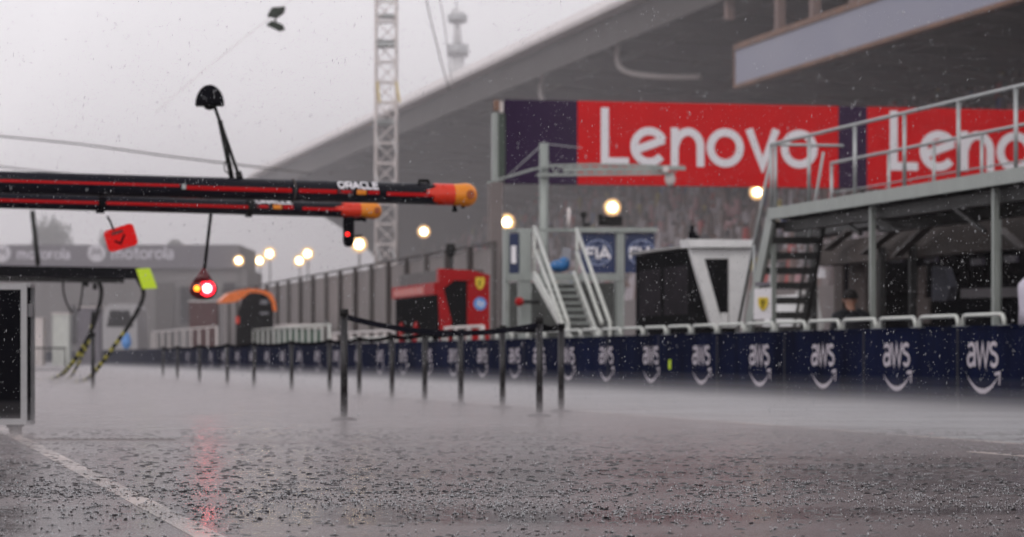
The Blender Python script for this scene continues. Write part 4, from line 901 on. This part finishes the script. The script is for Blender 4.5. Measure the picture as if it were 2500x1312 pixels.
for x_ in (236, 4):
    c = P(x_, 618, YS - .25); mp = plane_map(c, (1, 0, 0), (0, 0, 1), (0, -1, 0), .03)
    b = MB(); b.add([mp(.62 * math.cos(2 * PI * i / 28), .62 * math.sin(2 * PI * i / 28)) for i in range(28)], [list(range(28))]); b.build('round_emblem', mat('white_emblem', (.72, .7, .75), .6) if x_ == 236 else bpy.data.materials['white_emblem'], t)
    b = MB(); ribbon(b, [(-.36, -.26), (-.18, .26), (0, -.05), (.18, .26), (.36, -.26)], .11, mp, .01); b.build('emblem_letter', M['greybuild'], t)
for x0_, x1_, y0_, y1_ in ((20, 70, 720, 860), (175, 240, 745, 840), (440, 520, 700, 790), (380, 425, 690, 850), (545, 575, 690, 850)):
    b = MB(); p0, p1 = P(x0_, y1_, YS - .12), P(x1_, y0_, YS - .12); b.box((p0 + p1) / 2, (p1.x - p0.x, .2, p1.z - p0.z)); b.build('opening', M['darkopen'] if x0_ != 380 else M['brace'], t)
def blob_tree(px, pytop, Y, rad, label):
    base = P(px, 872, Y); base.z = 0; top = EYE + (HY - pytop) / F * Y
    t = thing('tree', label, 'tree', base, 'trees beyond the grey building'); rg = random.Random(px)
    b = MB(); b.tube([base, base + Vector((0, 0, top * .6)), base + Vector((.3, 0, top * .9))], [.4, .25, .05], 8)
    for i in range(6): a = rg.uniform(0, 6.3); z = top * rg.uniform(.45, .75); b.tube([base + Vector((0, 0, z)), base + Vector((math.cos(a) * rad * .7, math.sin(a) * rad * .7, z + rad * .5))], [.14, .03], 6)
    b.build('trunk', M['bark'], t); b = MB()
    for i in range(2600):
        a = rg.uniform(0, 6.3); ph = rg.uniform(-1, 1); r = rad * rg.random() ** .4 * (.75 + .3 * math.sin(a * 3 + ph * 4)); c = base + Vector((math.cos(a) * r * math.sqrt(1 - ph * ph), math.sin(a) * r * math.sqrt(1 - ph * ph), top - rad * 1.1 + ph * r * 1.15))
        u = Vector((rg.uniform(-1, 1), rg.uniform(-1, 1), rg.uniform(-1, 1))).normalized(); v = u.orthogonal().normalized(); q = .22; b.add([c - u * q, c + v * q * .6, c + u * q, c - v * q * .6], [(0, 1, 2, 3)])
    b.build('crown', M['foliage'], t)
blob_tree(125, 528, 330, 2.6, 'pale misty tree rising above the grey building at far left')
blob_tree(275, 560, 330, 2.2, 'small misty tree just behind the red card, above the building')
blob_tree(428, 588, 300, 1.0, 'tiny misty shrub-like treetop over the right wordmark')
YV = 150
def simple_van(px0, px1, ytop, ybot, Y, label, m, glassy=True):
    a, c = P(px0, ybot, Y), P(px1, ytop, Y); a.z = max(a.z, .35); L = c.x - a.x; H = c.z - a.z
    t = thing('van', label, 'van', ((a.x + c.x) / 2, Y, 0)); b = MB()
    b.prism([a, Vector((a.x, Y, a.z + H * .55)), Vector((a.x + L * .10, Y, a.z + H * .92)), Vector((a.x + L * .2, Y, a.z + H)), Vector((a.x + L * .85, Y, a.z + H)), Vector((c.x - L * .04, Y, a.z + H * .9)), Vector((c.x, Y, a.z + H * .45)), Vector((c.x, Y, a.z))], (0, 4.2, 0)); b.build('body', m, t)
    b = MB(); b.prism([Vector((a.x + L * .14, Y - .03, a.z + H * .5)), Vector((a.x + L * .24, Y - .03, a.z + H * .86)), Vector((a.x + L * .78, Y - .03, a.z + H * .86)), Vector((a.x + L * .9, Y - .03, a.z + H * .5))], (0, .02, 0)); b.build('windscreen', M['glass'], t)
    for xx in (a.x + L * .15, c.x - L * .15):
        b = MB(); b.tube([(xx - .12, Y + .5, .33), (xx + .12, Y + .5, .33)], .33, 14); b.build('wheel', M['rubber'], t)
simple_van(248, 335, 742, 855, YV, 'distant white van with dark windscreen seen between the striped hoses', mat('pale_grey_paint', (.42, .41, .42), .5))  # white body toned down to an even pale grey
def panel(nm, lb, cat, x0_, x1_, y0_, y1_, Y, dep, m):
    a, c = P(x0_, y1_, Y), P(x1_, y0_, Y); zb = 0
    t = thing(nm, lb, cat, ((a.x + c.x) / 2, Y, 0)); b = MB(); b.box(((a.x + c.x) / 2, Y + dep / 2, (c.z + .12) / 2 + .06), (c.x - a.x, dep, c.z - .12)); b.build('body', m, t)
    b = MB(); b.box(((a.x + c.x) / 2, Y + dep / 2, c.z + .04), (c.x - a.x + .1, dep + .1, .06)); b.build('lid', M['gutter'], t)
    b = MB()
    for xx in (a.x + .15, c.x - .15): b.box((xx, Y + .2, .06), (.15, .2, .12))
    b.build('foot', M['rubber'], t)
panel('equipment_cabinet', 'pale tall equipment cabinet standing left of the hoses', 'cabinet', 128, 168, 768, 850, 120, .8, M['cream'])
panel('equipment_cabinet', 'pale grey cabinet just right of the black flight case', 'cabinet', 80, 104, 780, 850, 120, .8, M['gutter'])
panel('equipment_cabinet', 'dark purple cabinet between the hanging hoses', 'cabinet', 190, 244, 752, 800, 125, .8, M['greybuild'])
panel('equipment_cabinet', 'dark red and green cabinet below the hanging pit light', 'cabinet', 462, 530, 738, 800, 125, 1, mat('dull_maroon', (.09, .03, .03), .6))
b = MB(); c = P(309, 836, 112); b.ball(c, 1, 12, 8, (.2, .2, .28)); b.ball(c + Vector((0, 0, .25)), .14, 10, 6); tag(b.build('blue_barrel', M['skyblue']), 'small round light blue drum beyond the banded hoses', 'drum')

# ------------------------------------------------------------------ people behind the pit wall
def person(label, base, face, scale, top_m, pose):
    root = thing('person', label, 'person', base)
    base = Vector((0, 0, 0)); Rz = Matrix.Rotation(face, 3, 'Z')
    sit = pose == 'sit'
    J = {}
    hipz = .62 if sit else .93
    def j(n, x, y, z, r): J[n] = (Rz @ Vector((x, y, z)) * scale, r * scale)
    lean = .10 if sit else .02
    j('pel', 0, 0, hipz, .135); j('sp1', 0, -lean * .4, hipz + .16, .125); j('sp2', 0, -lean, hipz + .36, .145); j('nb', 0, -lean * 1.2, hipz + .50, .085); j('nk', 0, -lean * 1.3, hipz + .57, .055); j('hd0', 0, -lean * 1.5, hipz + .64, .07); j('hd1', 0, -lean * 1.6, hipz + .73, .095); j('hd2', 0, -lean * 1.5, hipz + .80, .078)
    E = [('pel', 'sp1'), ('sp1', 'sp2'), ('sp2', 'nb'), ('nb', 'nk'), ('nk', 'hd0'), ('hd0', 'hd1'), ('hd1', 'hd2')]
    for sg, n in ((-1, 'L'), (1, 'R')):
        j('sh' + n, sg * .19, -lean, hipz + .46, .075); j('el' + n, sg * .25, -lean - .03, hipz + .18, .048); 
        if sit: j('wr' + n, sg * .14, -lean - .27, hipz + .16, .032)
        else: j('wr' + n, sg * .27, -lean - .09, hipz - .08, .032)
        wv = J['wr' + n][0]; fw = (J['wr' + n][0] - J['el' + n][0]).normalized()
        J['pm' + n] = (wv + fw * .07 * scale, .034 * scale); E += [('nb', 'sh' + n), ('sh' + n, 'el' + n), ('el' + n, 'wr' + n), ('wr' + n, 'pm' + n)]
        sd = (Rz @ Vector((0, 1, 0))) if not sit else (Rz @ Vector((1, 0, 0)))
        for q in range(4):
            J['f%d%s' % (q, n)] = (wv + fw * (.12 + .008 * (1.5 - abs(q - 1.5))) * scale + sd * (q - 1.5) * .022 * scale, .010 * scale); J['g%d%s' % (q, n)] = (wv + fw * (.155 + .01 * (1.5 - abs(q - 1.5))) * scale + sd * (q - 1.5) * .022 * scale + Vector((0, 0, -.012)), .008 * scale)
            E += [('pm' + n, 'f%d%s' % (q, n)), ('f%d%s' % (q, n), 'g%d%s' % (q, n))]
        J['th' + n] = (wv + fw * .06 * scale - sd * .05 * scale, .011 * scale); E.append(('wr' + n, 'th' + n))
        j('hp' + n, sg * .09, 0, hipz - .06, .095)
        if sit: j('kn' + n, sg * .14, -.42, hipz - .04, .065); j('an' + n, sg * .14, -.40, hipz - .46, .042); j('to' + n, sg * .15, -.56, hipz - .53, .035)
        else: j('kn' + n, sg * .10, -.02, .50, .062); j('an' + n, sg * .10, 0, .09, .042); j('to' + n, sg * .12, -.17, .035, .034)
        E += [('pel', 'hp' + n), ('hp' + n, 'kn' + n), ('kn' + n, 'an' + n), ('an' + n, 'to' + n)]
    ks = list(J); me = bpy.data.meshes.new('body'); me.from_pydata([tuple(J[k][0]) for k in ks], [(ks.index(a), ks.index(b)) for a, b in E], [])
    o = bpy.data.objects.new('body', me); C.objects.link(o); o.parent = root
    m = o.modifiers.new('Skin', 'SKIN'); m.use_smooth_shade = True
    for i, k in enumerate(ks): me.skin_vertices[0].data[i].radius = (J[k][1], J[k][1]); me.skin_vertices[0].data[i].use_root = (k == 'pel')
    sb = o.modifiers.new('Sub', 'SUBSURF'); sb.levels = 1; sb.render_levels = 2
    me.materials.append(M['skin'])
    # clothing shells follow the limbs
    def shell(chain, grow, nm, m):
        b = MB(); pts = [J[c][0] for c in chain]; rs = [J[c][1] + grow * scale for c in chain]; b.tube(pts, rs, 16); bb = b.build(nm, m, None, origin=(0, 0, 0)); bb.parent = root; bb.location = (0, 0, 0); return bb
    b = MB(); b.tube([J['pel'][0] - Vector((0, 0, .02)), J['sp1'][0], J['sp2'][0], J['sp2'][0] + Vector((0, 0, .08)), J['nb'][0], J['nk'][0]], [.19 * scale, .19 * scale, .215 * scale, .21 * scale, .15 * scale, .085 * scale], 18)
    for n in 'LR': b.tube([J['nb'][0].lerp(J['sh' + n][0], .3), J['sh' + n][0], J['sh' + n][0].lerp(J['el' + n][0], .5), J['sh' + n][0].lerp(J['el' + n][0], .95 if not sit else 1)], [.13 * scale, .115 * scale, .085 * scale, .076 * scale], 14)
    if sit:
        for n in 'LR': b.tube([J['el' + n][0], J['wr' + n][0]], [.064 * scale, .046 * scale], 14)
    bb = b.build('jacket' if sit else 'shirt', top_m, None, origin=(0, 0, 0)); bb.parent = root; bb.location = (0, 0, 0)
    for n in 'LR': shell(['hp' + n, 'kn' + n, 'an' + n], .02, 'trousers', M['trousers'])
    b = MB(); h = J['hd1'][0]; bk = Rz @ Vector((0, .02, .025)) * scale; b.ball(h + bk, 1, 16, 10, (.105 * scale, .11 * scale, .118 * scale), -.15); bb = b.build('hair', M['hair'], None, origin=(0, 0, 0)); bb.parent = root; bb.location = (0, 0, 0)
    b = MB(); fy = Rz @ Vector((0, -1, 0)); rx = Rz @ Vector((1, 0, 0)); f = h + fy * .098 * scale - Vector((0, 0, .012))
    b.prism([f + rx * .012, f - rx * .012, f + fy * .022 - Vector((0, 0, .04))], Vector((0, 0, -.006)))
    for sg in (-1, 1): b.ball(h + rx * sg * .098 * scale - Vector((0, 0, .02)), .02, 8, 5, (.5, 1, 1.5)); b.cur = 1; b.ball(f + rx * sg * .034 + fy * -.004, .011, 8, 5); b.cur = 0
    b.cur = 2; b.box(f - Vector((0, 0, .062)), (.045, .012, .008)); b.cur = 0
    bb = b.build('face', [M['skin'], M['hair'], M['redlens']], None, origin=(0, 0, 0)); bb.parent = root; bb.location = (0, 0, 0)
    return root
sp = S(2085, 13.0); ps = W(13.0, sp, .0)
p1 = person('person in black jacket sitting with head bowed behind the pit wall under the platform', ps, PI + TH, 1.0, M['jacket'], 'sit')
t = thing('stool', 'tall stool under the person in the black jacket', 'stool', ps)
b = MB(); b.tube([ps + Vector((0, 0, .44)), ps + Vector((0, 0, .50))], .17, 18); b.build('seat', M['rubber'], t)
for a in range(4): b = MB(); dx = Vector((math.cos(a * PI / 2 + .8), math.sin(a * PI / 2 + .8), 0)); b.tube([ps + dx * .10 + Vector((0, 0, .44)), ps + dx * .18], .015, 6); b.build('leg', M['galv'], t)
ps2 = W(12.95, S(2528, 12.95), 0)
p2 = person('person in white shirt standing at the right edge behind the pit wall', ps2, 1.2 + TH, 1.02, M['shirt'], 'stand')

# ------------------------------------------------------------------ rain: splashes on the ground and falling drops
crownm = mat('dark_water_film', (.012, .010, .012), .10, var=0); crownm.node_tree.nodes['Principled BSDF'].inputs['Specular IOR Level'].default_value = .25
water = bpy.data.materials.new('water'); water.use_nodes = True; wb = water.node_tree.nodes['Principled BSDF']
wb.inputs['Base Color'].default_value = (.85, .87, .9, 1); wb.inputs['Roughness'].default_value = .03; wb.inputs['Transmission Weight'].default_value = .5; wb.inputs['IOR'].default_value = 1.33  # half-opaque white base stands in for bright glints in the drops
rg = random.Random(11); b = MB()
def splash(x, y, r, h):
    n = 7; vs = []; ph0 = rg.random() * 6
    for k_, (rr, zz) in enumerate(((r * 1.25, .0), (r * .95, h * .6))):
        for i in range(n):
            a = ph0 + 2 * PI * i / n; vs.append((x + rr * math.cos(a), y + rr * math.sin(a), zz * (1 + (k_ * rg.uniform(-.5, .6)))))
    b.cur = 1; b.add(vs, [(i, (i + 1) % n, n + (i + 1) % n, n + i) for i in range(n)], True); b.cur = 0
    for i in range(rg.randint(1, 6)):
        a = rg.random() * 6.3; q = r * rg.uniform(.3, 2.6); c = Vector((x + q * math.cos(a), y + q * math.sin(a), h * rg.uniform(.4, 3.0))); s_ = rg.uniform(.0006, .0018) * (1.7 if rg.random() < .2 else 1)
        b.add([c + Vector(v) * s_ for v in ((1, 0, 0), (0, 1, 0), (-1, 0, 0), (0, -1, 0), (0, 0, 1.5), (0, 0, -1.5))], [(0, 1, 4), (1, 2, 4), (2, 3, 4), (3, 0, 4), (1, 0, 5), (2, 1, 5), (3, 2, 5), (0, 3, 5)], True)
def clump(x, y): return math.sin(x * 2.1 + 1.3 * math.sin(y * .9)) * .5 + math.sin(y * 2.3 + x * 1.1) * .3 + math.sin(x * 6.3 + y * 3.1) * .2
def ripple(x, y, r, h):
    n = 12; vs = []
    for rr, zz in ((r * 1.18, .0006), (r, h), (r * .80, .0006)):
        for i in range(n): a = 2 * PI * i / n; vs.append((x + rr * math.cos(a), y + rr * math.sin(a), zz))
    b.cur = 1; b.add(vs, [(q * n + i, q * n + (i + 1) % n, (q + 1) * n + (i + 1) % n, (q + 1) * n + i) for q in (0, 1) for i in range(n)], True); b.cur = 0
for i in range(1900):
    y = 8.6 + 13 * rg.random() ** 1.25; x = rg.uniform(-.2, .2) * y
    ripple(x, y, rg.uniform(.006, .020), rg.uniform(.0010, .0026))
    if rg.random() < .4: splash(x, y, .003, .006)
def one(x, y):
    big = rg.random() < .05
    splash(x, y, rg.uniform(.002, .0055) * (2.6 if big else 1), rg.uniform(.0015, .0050) * (1.6 if big else 1))
for i in range(170):
    cy0 = rg.gauss(11.3, .8); cx0 = rg.uniform(-.2, .2) * cy0; sx, sy = rg.uniform(.05, .22), rg.uniform(.08, .30)
    for k_ in range(rg.randint(6, 30)):
        y = cy0 + rg.gauss(0, sy); one(cx0 + rg.gauss(0, sx), max(8.5, y))
for i in range(2600):
    y = 11.5 + 11 * rg.random(); x = rg.uniform(-.2, .2) * y; ripple(x, y, rg.uniform(.008, .022), rg.uniform(.0018, .0045))
    if rg.random() < .3: one(x, y)
for i in range(900): y = 8.6 + 11 * rg.random(); one(rg.uniform(-.2, .2) * y, y)
o = b.build('rain_splashes', [water, crownm], None, origin=(0, 0, 0)); tag(o, 'hundreds of rain drops splashing on the wet lane', 'splashes', None, 'stuff')
b = MB()
for i in range(27000):
    y = rg.uniform(6.8, 24); x = rg.uniform(-.21, .21) * y; z = EYE + rg.uniform(-.06, .14) * y
    if z < .05: continue
    r = rg.uniform(.0005, .0014); c = Vector((x, y, z)); l_ = rg.choice((1.2, 1.6, 2.2, 3.2, 5.0)); tl = Vector((r * .5, 0, r * l_))
    b.add([c + Vector((r, 0, 0)), c + Vector((0, r, 0)), c + Vector((-r, 0, 0)), c + Vector((0, -r, 0)), c + tl, c - tl], [(0, 1, 4), (1, 2, 4), (2, 3, 4), (3, 0, 4), (1, 0, 5), (2, 1, 5), (3, 2, 5), (0, 3, 5)], True)
o = b.build('falling_rain', water, None, origin=(0, 0, 0)); tag(o, 'falling rain drops filling the air over the lane', 'rain', None, 'stuff')

# ------------------------------------------------------------------ air: haze over everything, spray low over the lane
def vol(name, dens, col, corners, z0, z1, label, g=.35):
    m = bpy.data.materials.new(name + '_air'); m.use_nodes = True; t = m.node_tree; t.nodes.clear()
    v = N(t, 'ShaderNodeVolumePrincipled'); v.inputs['Color'].default_value = (*col, 1); v.inputs['Density'].default_value = dens; v.inputs['Anisotropy'].default_value = g
    oo = N(t, 'ShaderNodeOutputMaterial'); t.links.new(v.outputs[0], oo.inputs['Volume'])
    b = MB(); b.hexa([Vector((*c, z0)) for c in corners] + [Vector((*c, z1)) for c in corners]); o = b.build(name, m, None, origin=(0, 0, 0)); tag(o, label, None, None, 'stuff'); return o
vol('haze', .0004, (.95, .93, .95), [(-1550, -100), (1550, -100), (1550, 2600), (-1550, 2600)], -1.0, 40.0, 'rain haze filling the air')
vol('far_haze', .0022, (.95, .93, .95), [tuple(W(*q, 0).xy) for q in ((-70, 92), (16.7, 92), (16.7, 540), (-70, 540))], .03, 29, 'veil of added denser haze over the far end of the pit lane')  # extra haze box added so the far end fades more than near things
vol('far_haze', .0036, (.95, .93, .95), [tuple(W(*q, 0).xy) for q in ((16.9, 66), (130, 66), (130, 520), (16.9, 520))], .03, 30, 'veil of added denser haze over the track and grandstand')  # second added haze box, fades the stand with distance
for i, (h, dn) in enumerate(((.08, .11), (.15, .05), (.25, .019), (.36, .004))):
    vol('spray_mist', dn, (.93, .90, .91), [tuple(W(a, s_, 0).xy) for a, s_ in ((-6 - i * .1, 14.6 + i * 2.4), (DW - .03 - i * .01, 14.6 + i * 2.4), (DW - .03 - i * .01, 230 + i), (-6 - i * .1, 230 + i))], .012 + i * .001, h, 'low rain spray hanging over the pit lane')
for o in bpy.data.objects:
    for k in ('_o', '_p'):
        if k in o: del o[k]
